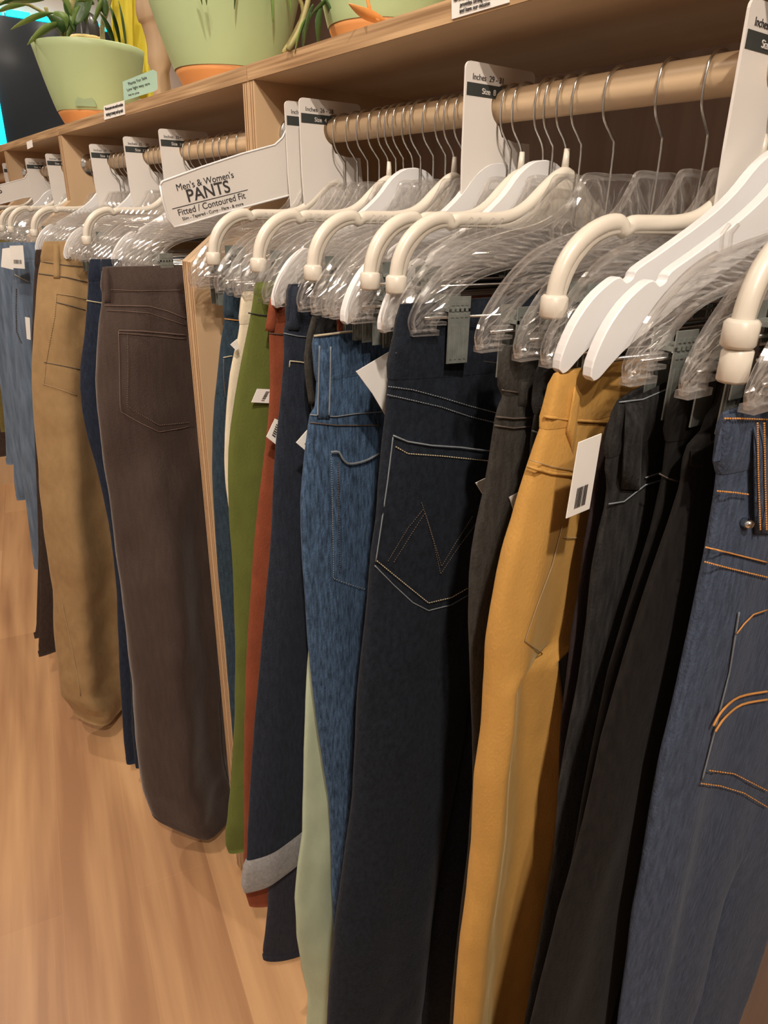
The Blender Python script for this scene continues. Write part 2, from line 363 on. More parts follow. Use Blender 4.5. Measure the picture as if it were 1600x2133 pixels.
def ivory_proto():
    r = empty('ivory_hanger', (0, 0, 0), 'x', 'hanger')
    up, lo = arm_both(sm2(IV_UP, 3), sm2(IV_LO, 3)); b = MB(); b.ribbon(up, lo, .0040, .0020); mid = []
    for u, l_ in zip(up, lo):
        d = Vector((l_[0]-u[0], l_[1]-u[1])); d = d/max(d.length, 1e-6)*.0062; mid.append((u[0]+d.x, 0, u[1]+d.y))
    b.tube(mid, .0066, 12); b.build('arms', M['ivory'], r, True)
    MB().tube([(0, 0, -.068), (0, 0, -.046)], [.0042, .0028], 10).build('neck_collar', M['ivory'], r, True)
    for sg in (-1, 1):
        b = MB(); c = sg*.2045
        c = sg*.2018
        b.tube([(c, 0, -.164), (c, 0, -.166), (c, 0, -.179), (c, 0, -.181)], [.0085, .0105, .0105, .0085], 10)
        b.build('end_cap', M['ivory'], r, True)
    hook(r, -.066); bar_clips(r, -.176)
    return r
WH_UP = [(0, -.060), (.018, -.063), (.038, -.076), (.058, -.098), (.085, -.119), (.125, -.143), (.150, -.157), (.1535, -.164), (.160, -.1675), (.167, -.1635), (.176, -.167), (.192, -.180), (.206, -.200), (.2145, -.222), (.2150, -.234)]
WH_LO = [(0, -.124), (.026, -.128), (.050, -.138), (.074, -.150), (.100, -.164), (.135, -.184), (.150, -.194), (.157, -.198), (.164, -.2025), (.170, -.206), (.177, -.2105), (.186, -.217), (.196, -.226), (.206, -.236), (.211, -.238)]
def white_proto():
    r = empty('white_hanger', (0, 0, 0), 'x', 'hanger')
    WS = lambda E: [(x*.985, z*.92) for x, z in E]; up, lo = arm_both(WS(sm2(WH_UP, 3)), WS(sm2(WH_LO, 3))); MB().ribbon(up, lo, .0048, .001).build('arms', M['white'], r)
    hook(r, -.064); bar_clips(r, -.205, clips=False)
    return r
KIND = {'c': crystal_proto, 'i': ivory_proto, 'w': white_proto}
proto = {}
GRP = {'c': 'clear crystal hangers along the rods', 'i': 'ivory plastic hangers along the rods', 'w': 'white flat hangers along the rods'}
def hanger(k, y, rz, label, group=None):
    loc = (XR, y, ZR)
    if k not in proto:
        r = KIND[k](); r.location = loc; r.rotation_euler = (0, 0, rz); r['label'] = label
        if group: r['group'] = group
        proto[k] = r; return r
    r = copy_tree(proto[k], loc, rz, label, group)
    if group is None and 'group' in r: del r['group']
    return r

# nearest rack: hangers from far to near (kind, rod position)
A = [('c', 1.035), ('c', 1.010), ('i', .975), ('c', .945), ('c', .913), ('c', .887), ('c', .860), ('i', .838), ('c', .822), ('c', .806), ('w', .786), ('c', .770),
     ('c', .745), ('c', .722), ('i', .706), ('c', .688), ('c', .668), ('c', .650), ('w', .632), ('c', .613), ('i', .596), ('w', .565), ('c', .552), ('i', .534), ('c', .515),
     ('c', .476),
     ('c', .424), ('c', .380), ('c', .352), ('i', .330), ('w', .308), ('w', .283), ('c', .263), ('c', .237), ('i', .214), ('c', .196), ('i', .165)]
ALAB = {
 ('i', .975): 'ivory plastic hanger closest to the large wooden divider, under the pants sign',
 ('i', .838): 'ivory plastic hanger above the green trousers',
 ('w', .786): 'white flat hanger whose tip hangs over the rust red trousers',
 ('i', .706): 'ivory plastic hanger above the vintage blue jeans',
 ('w', .632): 'white flat hanger tip over the vintage blue jeans, left of the two',
 ('i', .596): 'ivory plastic hanger between the two white ones over the vintage blue jeans',
 ('w', .565): 'white flat hanger tip over the vintage blue jeans, right of the two',
 ('c', .515): 'crystal hanger with metal clip holding the dark jeans with zigzag pocket stitching',
 ('i', .534): 'ivory plastic hanger arching over the dark jeans with zigzag pocket stitching',
 ('c', .476): 'crystal hanger just right of the ivory arch, its neck below the middle of the rod',
 ('c', .424): 'crystal hanger whose tip hangs over the right side of the dark jeans waistband',
 ('c', .380): 'crystal hanger with its tip over the charcoal jeans',
 ('c', .352): 'crystal hanger tip half hidden under the big white hanger',
 ('i', .330): 'large ivory plastic hanger running beside the big white hanger over the mustard trousers',
 ('w', .308): 'big white flat notched hanger in the foreground over the mustard trousers',
 ('c', .263): 'crystal hanger in the foreground between two white tips and the ivory hanger end',
 ('w', .283): 'white flat hanger with its tip over the mustard waistband, below the big white one',
 ('c', .237): 'crystal hanger in the foreground behind the double ivory cap',
 ('i', .214): 'ivory plastic hanger at the right edge with a double square cap',
 ('i', .165): 'ivory hanger of which only the cap shows at the far right edge',
}
rng = random.Random(3)
for k, y in A:
    lab = ALAB.get((k, y)); rz = rng.uniform(-.02, .02) if lab is None else 0
    if lab:
        hh = hanger(k, y, {.330: -.15, .308: -.17, .283: -.15, .476: -.20, .515: -.11, .534: -.10, .263: -.08}.get(y, 0), lab)
        if (k, y) == ('i', .214):
            for sg in (-1, 1): MB().tube([(sg*.200, 0, -.181), (sg*.200, 0, -.183), (sg*.200, 0, -.200), (sg*.200, 0, -.202)], [.008, .0098, .0098, .008], 8).build('lower_cap', M['ivory'], hh, True)
    else: hanger(k, y, rz, 'clear crystal hanger packed among others on the nearest wooden rod', 'crystal hangers on the nearest rod')
# second rack
yy = 1.262; kinds = 'cccccwcccciccccwcccccccwicc'; BL = {}
for i, k in enumerate(kinds):
    y = yy + i*.0348 + (rng.uniform(-.005, .005) if i else 0)
    if k == 'c': hanger(k, y, rng.uniform(-.03, .03) if i else 0, 'clear crystal hanger packed on the second rod behind the divider', 'crystal hangers on the second rod')
    else:
        hanger(k, y, 0, {5: 'white flat hanger behind the tip of the pants sign', 10: 'ivory plastic hanger among crystal ones on the second rod, near the brown corduroys',
            15: 'white flat hanger in the middle of the second rod, above the navy jeans', 23: 'white flat hanger above the tan trousers, its pointed tip left of them',
            24: 'ivory plastic hanger just behind the white one above the tan trousers'}[i])
for i, k in enumerate('ccicciccwccccic'):
    y = 2.31+i*.045
    if k == 'c': hanger(k, y, rng.uniform(-.03, .03), 'clear crystal hanger on the far third rod', 'crystal hangers on the third rod')
    else: hanger(k, y, 0, {2: 'ivory hanger at the near end of the third rod', 5: 'ivory hanger in the middle of the third rod', 8: 'white hanger on the third rod beside the pale blue jeans', 13: 'ivory hanger at the far end of the third rod'}[i])

# ------------------------------------------------------------------ size dividers on the rods
def arc(cx, cz, r, a0, a1, n=10): return [(cx+r*math.cos(math.radians(a0+(a1-a0)*i/n)), cz+r*math.sin(math.radians(a0+(a1-a0)*i/n))) for i in range(n+1)]
T_OUT = arc(-.0535, .0300, .0065, 180, 90, 4) + arc(.0375, .0300, .0065, 90, 0, 4) + [(.044, .0205), (.004, .0205)] + arc(0, 0, .0205, 90, 250, 12) + \
        [(-.001, -.030), (.020, -.034), (.044, -.034), (.050, -.080), (.058, -.150), (-.052, -.150), (-.058, -.06)]
def size_divider(y, l1, l2, label, dx=0, rz=0, first=[]):
    loc = (XR+dx, y, ZR); r = empty('size_divider', loc, label, 'divider sign', 'white size dividers on the rods', rz)
    MB().prism(T_OUT, -.0012, .0012).build('plate', M['sign'], r)
    b = MB(); b.prism([(-.0575, .0055), (-.006, .0055), (-.006, .0175), (-.0575, .0175)], -.0015, -.00121); s = b.build('size_strip', M['strip'], r)
    text_mesh(l1, .0078, (-.0505, -.0014, .0205), (1, 0, 0), (0, 0, 1), 'size_text', M['ink'], r)
    text_mesh(l2, .0078, (-.036, -.0018, .0083), (1, 0, 0), (0, 0, 1), 'size_text', M['sign'], r)
    return r
size_divider(.330, 'Inches  32 - 34', 'Size  12 - 15', 'white size divider cut by the right edge of the photo')
size_divider(.629, 'Inches  29 - 31', 'Size  8 - 11', 'white size divider reading inches 29 - 31, in the middle of the nearest rod')
size_divider(.971, 'Inches  26 - 28', 'Size  4 - 7', 'white size divider reading inches 26 - 28, nearer of the overlapping pair')
size_divider(1.012, 'Inches  22 - 25', 'Size  0 - 3', 'white size divider half hidden behind another, touching the neck of the pants sign')
size_divider(1.523, 'Inches  35+', 'Size  16+', 'white size divider on the second rod just above the pants sign')
size_divider(1.744, 'Inches  32 - 34', 'Size  12 - 15', 'white size divider on the second rod, middle of three')
size_divider(2.010, 'Inches  29 - 31', 'Size  8 - 11', 'white size divider on the second rod, farthest of three')
size_divider(2.474, 'Inches  29 - 31', 'Size  8 - 11', 'white size divider on the third rod, right of the pair')
size_divider(2.757, 'Inches  26 - 28', 'Size  4 - 7', 'white size divider on the third rod, left of the pair')
size_divider(3.15, 'Inches  26 - 28', 'Size  4 - 7', 'white size divider on the farthest rod at the left edge')

# ------------------------------------------------------------------ pants sign
def text_px(txt, a, b, Y, m, parent, pl, name='lettering', bold=0):
    """lettering whose baseline runs between two photo points on the plane y = Y"""
    A, B = at(*a, Y), at(*b, Y); d = B-A; X = d.normalized(); up = Vector((-X.z, 0, X.x))
    cu = bpy.data.curves.new('t', 'FONT'); cu.body = txt; cu.size = 1; o = bpy.data.objects.new('t', cu); C.objects.link(o)
    bpy.context.view_layer.update(); wd = o.dimensions.x; bpy.data.objects.remove(o)
    return text_mesh(txt, d.length/max(wd, .01), A, X, up, name, m, parent, pl, bold=bold*d.length/max(wd, .01))
def sign_plate(outl, Y, label, texts, rule=None, tab=None):
    P = [at(u, v, Y) for u, v in outl]; L = P[0].copy(); r = empty('pants_sign', L, label, 'sign')
    loc = L; MB().prism([(p.x, p.z) for p in P], Y-.0012, Y+.0012).build('plate', M['sign'], r, loc=loc)
    MB().tube([(p.x, Y-.0008, p.z) for p in P+[P[0]]], .0016, 6).build('rim', M['white'], r, True, loc=loc)
    for t, a, b, bo in texts: text_px(t, a, b, Y-.0016, M['ink'], r, L, bold=bo)
    if rule:
        q = [at(u, v, Y) for u, v in rule]; MB().prism([(p.x, p.z) for p in q], Y-.0018, Y-.0013).build('rule_line', M['ink'], r, loc=loc)
    return r
sign_plate([(333, 386), (338, 378), (420, 348), (505, 320), (572, 302), (588, 287), (597, 268), (600, 235), (612, 228), (622, 240), (628, 270), (640, 404), (618, 403), (560, 418), (470, 442), (385, 468), (362, 473), (350, 456), (338, 415)], 1.045,
    'white plastic sign reading men\'s and women\'s pants, fitted contoured fit, sticking out over the aisle',
    [("Men's & Women's", (368.5, 398), (486.5, 370), 0), ('PANTS', (391.7, 421), (478.5, 400), .012), ('Fitted / Contoured Fit', (372, 450), (511, 413), 0),
     ('Slim - Tapered - Curvy - Flare - & more', (381, 459.5), (507, 427), 0)],
    rule=[(358, 434.5), (515, 394.6), (515, 396), (358, 436)])
sign_plate([(-60, 412), (-40, 395), (20, 380), (50, 372), (62, 355), (64, 335), (72, 335), (76, 410), (50, 412), (0, 425), (-40, 436)], 2.80,
    'white pants sign on the far third rod, cut by the left edge of the photo', [('PANTS', (-48, 413), (4, 402), .01)])

# ------------------------------------------------------------------ trousers
def interp(zs, xs, z):     # zs descending
    return float(np.interp(-z, [-a for a in zs], xs))
class Pants:
    NS, NV = 26, 78
    def __init__(s, name, label, Y, left, m, width=.36, legw=None, hem=None, top=None, h=(.006, .016, .015), crotch=.27, folds=(), rise=0, cat='trousers', group=None,
                 right=None, legs=2, wr=.0025, seed=0, sag=0, toplean=0, band=.040, vb=True):
        if Y < .8 and wr == .0025: wr = .0014
        if Y < .75: s.NS, s.NV = 60, 130
        else: s.NS, s.NV = 36, 90
        s.Y, s.m, s.h, s.crotch, s.folds, s.rise, s.legs, s.wr, s.seed, s.sag, s.lean = Y, m, h, crotch, folds, rise, legs, wr, seed, sag, toplean
        P = [at(u, v, Y) for u, v in left]
        s.z0 = P[0].z if top is None else top
        s.lz = [p.z for p in P]; s.lx = [p.x for p in P]
        zz = sorted(zip(s.lz, s.lx), reverse=True); s.lz = [a for a, b in zz]; s.lx = [b for a, b in zz]
        s.zh = (s.lz[-1]-max(0, rise) if hem is None else hem)
        s.width = width; s.legw = legw or width*1.02
        s.right = None
        if right:
            Q = sorted(((p.z, p.x) for p in (at(u, v, Y) for u, v in right)), reverse=True); s.rz = [a for a, b in Q]; s.rx = [b for a, b in Q]
        s.right = bool(right)
        s.loc = Vector((s.xl(s.z0)+width/2, Y, s.z0))
        s.root = empty(name, s.loc, label, cat, group)
        s.body()
        if band: s.ring_strip('waistband', lambda q: 0, lambda q: band, .0022)
    def xl(s, z): return interp(s.lz, s.lx, z)
    def xr(s, z):
        if s.right: return interp(s.rz, s.rx, z)
        k = min(1, max(0, (s.z0-z)/(s.crotch+.1))); return s.xl(z) + s.width*(1-k)+s.legw*k + .012*math.sin(PI*k)
    def zh_s(s, q): return s.zh + s.rise*math.exp(-q/.22)
    def zt_s(s, q): return s.z0 - s.sag*math.sin(PI*min(1, q*1.25)) if s.sag else s.z0
    def lobe(s, q, z):
        d = s.z0-z; k = min(1, max(0, (d-s.crotch)/.07)) if s.legs == 2 else 0
        e = lambda t, p: max(0, 1-abs(2*t-1)**p)**(1/p)
        one = e(q, 3.0); two = e(q*2 if q < .5 else q*2-1, 2.2)
        h0, h1, h2 = s.h; a = min(1, d/.16); b = min(1, max(0, (d-.3)/.5))
        hh = h0+(h1-h0)*math.sin(a*PI/2); hh = hh+(h2-hh)*b
        return hh*(one*(1-k)+two*k)
    def drape(s, q, z):
        d = s.z0-z; D = s.lean*d
        for amp, c, wd, g in s.folds:     # ridge (amp>0 towards the camera) at s=c, width wd, growing with g
            D -= amp*min(1, d/g)*math.exp(-((q-c)/wd)**2)
        n = noise.noise(Vector((q*5+s.seed*3.1, z*3.2, s.seed*7.7)))*s.wr*2.2 + noise.noise(Vector((q*9+s.seed, z*13, s.seed*2.2)))*s.wr*.9
        if s.zh > 0: n += noise.noise(Vector((q*7, z*34, s.seed+.5)))*s.wr*.9*max(0, 1-(z-s.zh)/.35)
        return D + n*min(1, d/.08)
    def P(s, q, z, side, off=0):
        t = s.lobe(q, z); x = s.xl(z)+(s.xr(z)-s.xl(z))*q
        return Vector((x, s.Y + s.drape(q, z) + side*(t+off), z))
    def qs(s):
        n = s.NS//2; h = [(1-math.cos(PI*i/n))/4 for i in range(n+1)]; return h + [.5+a for a in h[1:]]
    def body(s):
        b = MB(); qs = s.qs(); n = len(qs); ring = [(q, -1) for q in qs] + [(q, 1) for q in reversed(qs[1:-1])]; R = len(ring)
        for j in range(s.NV+1):
            v = j/s.NV
            for q, sd in ring:
                z = s.zt_s(q)+(s.zh_s(q)-s.zt_s(q))*v
                b.v.append(tuple(s.P(q, z, sd)))
        for j in range(s.NV):
            for k in range(R): a = j*R+k; c = j*R+(k+1) % R; b.f.append((a, a+R, c+R, c))
        # turned-in edges at waist and hem
        for j0, dz in ((0, -.03), (s.NV, .02)):
            base = len(b.v)
            for q, sd in ring:
                z = s.zt_s(q) if j0 == 0 else s.zh_s(q); p = s.P(q, z, sd); y0 = s.Y+s.drape(q, z); b.v.append((p.x, y0+(p.y-y0)*.55, z+dz*.06))
            base2 = len(b.v)
            for q, sd in ring:
                z = s.zt_s(q) if j0 == 0 else s.zh_s(q); p = s.P(q, z, sd); y0 = s.Y+s.drape(q, z); b.v.append((p.x, y0+(p.y-y0)*.5, z+dz))
            for k in range(R):
                k2 = (k+1) % R
                b.f.append((j0*R+k2, base+k2, base+k, j0*R+k)); b.f.append((base+k2, base2+k2, base2+k, base+k))
        s.b = b.build('body', s.m, s.root, True, loc=s.loc)
    def surf_px(s, u, v, off=0.001):
        y = s.Y-.01
        for _ in range(4):
            p = at(u, v, y); w = max(1e-3, s.xr(p.z)-s.xl(p.z)); q = min(1, max(0, (p.x-s.xl(p.z))/w)); y = s.P(q, min(p.z, s.z0), -1, off).y
        return at(u, v, y)
    def zq(s, u, v):
        p = s.surf_px(u, v); return (p.x-s.xl(p.z))/max(1e-3, s.xr(p.z)-s.xl(p.z)), p.z
    def ring_strip(s, name, d0, d1, off, m=None, from_hem=False, q0=0):
        """band wrapped round the garment between depths d0(q) and d1(q) below the waist (or above the hem)"""
        b = MB(); qs = s.qs(); ring = [(q, -1) for q in qs] + [(q, 1) for q in reversed(qs[1:-1])]; R = len(ring); J = 5
        for j in range(J+1):
            for q, sd in ring:
                top = s.zh_s(q)+d1(q) if from_hem else s.zt_s(q)-d0(q); bot = s.zh_s(q)+d0(q) if from_hem else s.zt_s(q)-d1(q)
                z = top+(bot-top)*j/J; o = off if 0 < j < J else off*.2
                p = s.P(q, z, sd, o); ex = (q-.5)*2; p.x += o*(1 if ex > 0 else -1)*abs(ex)**6
                b.v.append(tuple(p))
        for j in range(J):
            for k in range(R): a = j*R+k; c = j*R+(k+1) % R; b.f.append((a, a+R, c+R, c))
        return b.build(name, m or s.m, s.root, True, loc=s.loc)
    def patch(s, name, corners, off=.0022, n=10, m=None, label=None, tip=None):
        """raised patch given by photo points TL, TR, BR, BL (tip = bottom middle)"""
        TL, TR, BR, BL = [Vector(c) for c in corners]; b = MB(); g = []
        for j in range(n+1):
            for i in range(n+1):
                a, c = i/n, j/n; t = TL.lerp(TR, a); bo = BL.lerp(BR, a)
                if tip is not None:
                    tp = Vector(tip); bo = BL.lerp(tp, a*2) if a < .5 else tp.lerp(BR, a*2-1)
                q = t.lerp(bo, c); edge = i in (0, n) or j in (0, n)
                b.v.append(tuple(s.surf_px(q.x, q.y, 0 if edge else off)))
        for j in range(n):
            for i in range(n): a = j*(n+1)+i; b.f.append((a, a+n+1, a+n+2, a+1))
        o = b.build(name, m or s.m, s.root, True, loc=s.loc)
        cs = [c for c in corners]+([tip] if tip is not None else []); s.lastp = (o, min(c[0] for c in cs)-8, max(c[0] for c in cs)+8, min(c[1] for c in cs)-8, max(c[1] for c in cs)+8)
        if label: o['label'] = label
        return o
    def stitch(s, pts, m, r=.00055, off=.0016, name='stitching', parent=None, dash=0, label=None):
        P = []; pts = [Vector(p) for p in pts]
        if name in ('arc_stitching', 'curled_edge'): pts = [Vector((q.x, q.y)) for q in smooth_pts([(q.x, q.y, 0) for q in pts], 4)]
        for i in range(len(pts)-1):
            k = max(2, int((pts[i+1]-pts[i]).length/9))
            P += [pts[i].lerp(pts[i+1], j/k) for j in range(k)]
        P.append(pts[-1]); W = [s.surf_px(p.x, p.y, off) for p in P]; b = MB()
        if dash:
            for i in range(len(W)-1):
                for a, c in ((.08, .40), (.58, .90)): b.tube([W[i].lerp(W[i+1], a), W[i].lerp(W[i+1], c)], r, 5)
        else: b.tube(W, r, 5)
        o = b.build(name, m, s.root, True, loc=s.loc)
        lp_ = getattr(s, 'lastp', None)
        if lp_ and all(lp_[1] <= q.x <= lp_[2] and lp_[3] <= q.y <= lp_[4] for q in pts): o.parent = lp_[0]
        if label: o['label'] = label
        return o
    def loop(s, u0, v0, u1, v1, wpx, off=.005, m=None):
        """belt loop between two photo points"""
        b = MB(); d = Vector((u1-u0, v1-v0)); nn = Vector((-d.y, d.x)).normalized()*wpx/2
        if nn.x < 0: nn = -nn
        J = 10
        for j in range(J+1):
            t = j/J; c = Vector((u0, v0))+d*t; o = .001+off*min(1, 4*t, 4*(1-t)+.25)
            for w_, oo in ((-1, 0), (-.85, o), (.85, o), (1, 0)):
                q = c+nn*w_; b.v.append(tuple(s.surf_px(q.x, q.y, oo)))
        for j in range(J):
            for k in range(3): a = j*4+k; b.f.append((a, a+4, a+5, a+1))
        b.f.append((0, 1, 2, 3)); b.f.append((J*4+3, J*4+2, J*4+1, J*4))
        return b.build('belt_loop', m or s.m, s.root, True, loc=s.loc)

TH_Y = mat('tan_thread', (.42, .36, .25), rough=.8, noise_amt=.1); TH_O = mat('orange_thread', (.55, .25, .07), rough=.8, noise_amt=.1)
TH_G = mat('grey_thread', (.17, .19, .21), rough=.8, noise_amt=.1); TH_D = mat('dull_brown_thread', (.085, .066, .055), rough=.8, noise_amt=.1)
TH_B = mat('rosy_brown_thread', (.15, .10, .08), rough=.8, noise_amt=.1); TH_T = mat('sand_thread', (.36, .25, .13), rough=.8, noise_amt=.1)
F = {}
F['denim_front'] = denim('indigo_denim', (.050, .066, .105), .30, (380, 380, 60))
F['black'] = denim('black_twill', (.009, .008, .0075), .35, bump=.2)
F['black2'] = denim('soft_black_knit', (.010, .0085, .008), .3, bump=.2)
F['wash'] = denim('washed_black_denim', (.019, .018, .018), .5, (300, 300, 40))
F['plum'] = denim('dark_plum_cotton', (.024, .017, .018), .2)
F['must'] = denim('mustard_cotton', (.46, .25, .065), .06, (60, 60, 30), .25, .15)
F['char'] = denim('charcoal_denim', (.036, .033, .029), .25)
F['char2'] = denim('dark_charcoal_denim', (.021, .021, .021), .25)
F['ink'] = denim('blue_black_denim', (.0105, .014, .021), .3, (200, 200, 120))
F['vint'] = denim('vintage_blue_denim', (.046, .082, .145), .55, (330, 330, 55), .6)
F['mint'] = denim('mint_cotton', (.42, .48, .34), .05, (50, 50, 20), .2, .1)
F['navy'] = denim('dark_navy_denim', (.019, .024, .036), .22)
F['navy2'] = denim('violet_navy_denim', (.030, .030, .042), .2)
F['rust'] = denim('rust_red_cotton', (.20, .052, .024), .12, (70, 70, 30), .3, .15)
F['green'] = denim('moss_green_cotton', (.100, .116, .027), .07, (60, 60, 30), .25, .15)
F['cream'] = denim('cream_cotton', (.62, .54, .40), .05, (60, 60, 30), .25, .1)
F['teal'] = denim('teal_blue_denim', (.024, .040, .058), .25)
F['cord'] = denim('brown_corduroy', (.062, .043, .036), .10, (150, 150, 20), .5, .45)
F['tan'] = denim('tan_cotton', (.31, .20, .095), .08, (60, 60, 40), .3, .15)
F['bnavy'] = denim('deep_navy_denim', (.017, .023, .040), .25)
F['lt'] = denim('pale_blue_denim', (.115, .150, .205), .25, (120, 120, 12), .3)
F['olive'] = denim('olive_cotton', (.13, .10, .03), .1)
F['greycuff'] = denim('grey_denim_reverse', (.27, .265, .265), .15, (200, 200, 200), .3, .1)
F['dkbr'] = denim('dark_brown_twill', (.045, .030, .024), .2)
tr = 'trousers'
PX = {}
# --- nearest rack, right to left
p = PX['A1'] = Pants('blue_jeans', 'dark blue jeans with orange arc stitching on the back pocket, at the right edge', .205, [(1508, 862), (1503, 930), (1493, 1030), (1470, 1160), (1442, 1290), (1412, 1420), (1378, 1560), (1350, 1720), (1318, 1900), (1285, 2133), (1270, 2260)],
    F['denim_front'], .35, legw=.36, hem=.2, folds=((.008, .10, .07, .4), (-.008, .24, .08, .5)), seed=1, h=(.006, .013, .013), crotch=.5)
p.loop(1584, 868, 1588, 1112, 34)
p.stitch([(1509, 872), (1540, 872), (1600, 874)], TH_O, .0006, dash=1, off=.0036); p.stitch([(1494, 1023), (1530, 1026), (1560, 1030)], TH_O, .0006, dash=1, off=.0036)
p.stitch([(1578, 880), (1580, 1000), (1584, 1105)], TH_O, .0006, dash=1, off=.007); p.stitch([(1592, 880), (1594, 1000), (1597, 1105)], TH_O, .0006, dash=1, off=.007)
p.stitch([(1470, 1140), (1520, 1152), (1600, 1172)], TH_O, .0006); p.stitch([(1467, 1170), (1520, 1184), (1600, 1203)], TH_O, .0006, dash=1)
p.patch('back_pocket', [(1540, 1275), (1640, 1245), (1640, 1690), (1462, 1625)], tip=(1560, 1650))
p.stitch([(1535, 1320), (1550, 1300), (1570, 1280), (1600, 1270)], TH_O, .0006, off=.004); p.stitch([(1460, 1632), (1500, 1637), (1550, 1652), (1600, 1682)], TH_O, .0006, dash=1, off=.0035)
p.stitch([(1478, 1605), (1530, 1612), (1600, 1648)], TH_O, .0006, dash=1, off=.004)
p.stitch([(1540, 1275), (1520, 1400), (1490, 1520), (1463, 1625)], TH_G, .0007, off=.002)
p.stitch([(1486, 1512), (1505, 1480), (1540, 1452), (1600, 1440)], TH_O, .0010, off=.0045, name='arc_stitching'); p.stitch([(1490, 1524), (1510, 1495), (1545, 1468), (1600, 1457)], TH_O, .0010, off=.0045, name='arc_stitching')
bt = MB(); c = p.surf_px(1556, 1090, .003); bt.tube([c+Vector((0, .004, 0)), c+Vector((0, -.002, 0)), c+Vector((0, -.004, 0))], [.0032, .0032, .002], 14); bt.build('rivet', M['metal'], p.root, True, loc=p.loc)

p = PX['A2'] = Pants('black_trousers', 'black trousers rising highest beside the blue jeans at the right edge', .236, [(1515, 768), (1500, 840), (1470, 890), (1436, 925), (1424, 960), (1420, 1010), (1395, 1090), (1340, 1250), (1300, 1370), (1250, 1540), (1210, 1720), (1160, 1900), (1105, 2133), (1080, 2260)],
    F['black2'], .30, hem=.25, seed=2, h=(.005, .009, .010), folds=((.004, .12, .08, .4),))
p.patch('yoke_label', [(1440, 935), (1466, 935), (1464, 975), (1437, 972)], .001)
p = PX['A3'] = Pants('black_trousers', 'black trousers with a dipping waist between the belt-loop jeans and the tallest black pair', .256, [(1418, 800), (1400, 860), (1390, 920), (1382, 1000), (1360, 1100), (1320, 1230), (1270, 1400), (1235, 1560), (1205, 1720), (1170, 1900), (1120, 2133), (1100, 2260)],
    F['black'], .30, hem=.2, seed=3, h=(.005, .009, .010))
p.stitch([(1374, 987), (1395, 998), (1420, 1004)], TH_D, .0006)
p = PX['A4'] = Pants('washed_black_jeans', 'washed black jeans with a long bulging belt loop, right of the mustard trousers', .285, [(1288, 838), (1281, 880), (1268, 930), (1262, 975), (1268, 1010), (1262, 1060), (1250, 1110), (1236, 1190), (1225, 1300), (1205, 1420), (1185, 1520), (1162, 1640), (1150, 1790), (1122, 1960), (1095, 2133), (1080, 2260)],
    F['wash'], .32, hem=.2, seed=4, h=(.006, .010, .010), folds=((.004, .10, .06, .5),), sag=-.018)
p.loop(1322, 838, 1314, 1020, 40, .009); p.stitch([(1290, 838), (1340, 832), (1400, 806)], TH_G, .0006); p.stitch([(1345, 995), (1390, 980)], TH_G, .0006)
p.stitch([(1268, 1050), (1300, 1045), (1345, 1010), (1395, 995)], TH_G, .0006)
p = PX['A5'] = Pants('plum_trousers', 'dark plum trousers showing as a narrow strip behind the washed black jeans', .307, [(1275, 870), (1262, 930), (1240, 990), (1232, 1060), (1217, 1140), (1205, 1240), (1190, 1320), (1178, 1420), (1168, 1500), (1160, 1640), (1152, 1790), (1130, 1960), (1105, 2133), (1090, 2260)],
    F['plum'], .32, hem=.2, seed=5, h=(.004, .007, .007), wr=.0015)
p = PX['A6'] = Pants('mustard_trousers', 'mustard yellow cotton trousers with a white price tag on the waist', .338, [(1158, 779), (1150, 812), (1140, 850), (1130, 885), (1119, 915), (1098, 980), (1083, 1030), (1068, 1085), (1050, 1140), (1036, 1200), (1024, 1270), (1015, 1340), (1013, 1420), (1006, 1520), (992, 1620), (986, 1760), (975, 1860), (960, 1950), (945, 2133), (938, 2260)],
    F['must'], .30, hem=.18, seed=6, legs=1, h=(.006, .015, .016), right=[(1345, 800), (1340, 900), (1310, 1100), (1240, 1290), (1150, 1358), (1158, 1420), (1164, 1500), (1160, 1640), (1142, 1800), (1120, 1960), (1100, 2133), (1090, 2260)],
    folds=((.009, .14, .13, .30), (-.018, .56, .26, .35), (.004, .95, .12, .6)))
p.patch('side_facing', [(1196, 795), (1213, 812), (1195, 950), (1178, 900)], .006, 6); p.stitch([(1133, 868), (1200, 876), (1275, 880)], F['must'], .0012, .0016, 'seam')
p.stitch([(1099, 972), (1150, 986), (1200, 990), (1245, 1000)], F['must'], .0014, .0016, 'seam'); p.stitch([(1103, 958), (1150, 972), (1240, 985)], TH_T, .0004, .0016)
p.stitch([(1172, 1095), (1150, 1180), (1120, 1260), (1094, 1335), (1130, 1362)], TH_T, .0005); p.stitch([(1175, 1120), (1230, 1120)], TH_T, .0005)
p = PX['A7'] = Pants('dark_grey_jeans', 'dark grey jeans, a strip just left of the mustard waistband', .370, [(1124, 760), (1118, 820), (1115, 860), (1108, 910), (1106, 960), (1095, 1010), (1080, 1080), (1060, 1180), (1040, 1300), (1030, 1450), (1025, 1640), (1010, 1850), (990, 2133)],
    F['char2'], .32, hem=.25, seed=7, h=(.005, .008, .008), wr=.0015)
p.stitch([(1116, 848), (1135, 850)], TH_G, .0006); p.stitch([(1108, 897), (1124, 902)], TH_G, .0006)
p = PX['A8'] = Pants('charcoal_jeans', 'charcoal grey slim jeans between the dark zigzag-pocket jeans and the mustard trousers', .395, [(1053, 722), (1046, 770), (1045, 800), (1049, 822), (1038, 850), (1032, 872), (1028, 900), (1020, 960), (1010, 1020), (996, 1085), (984, 1150), (978, 1200), (976, 1290), (979, 1400), (984, 1520), (984, 1640), (976, 1760), (966, 1860), (950, 1990), (938, 2133), (930, 2260)],
    F['char'], .34, hem=.22, seed=8, h=(.006, .011, .012), folds=((.004, .10, .07, .4),))
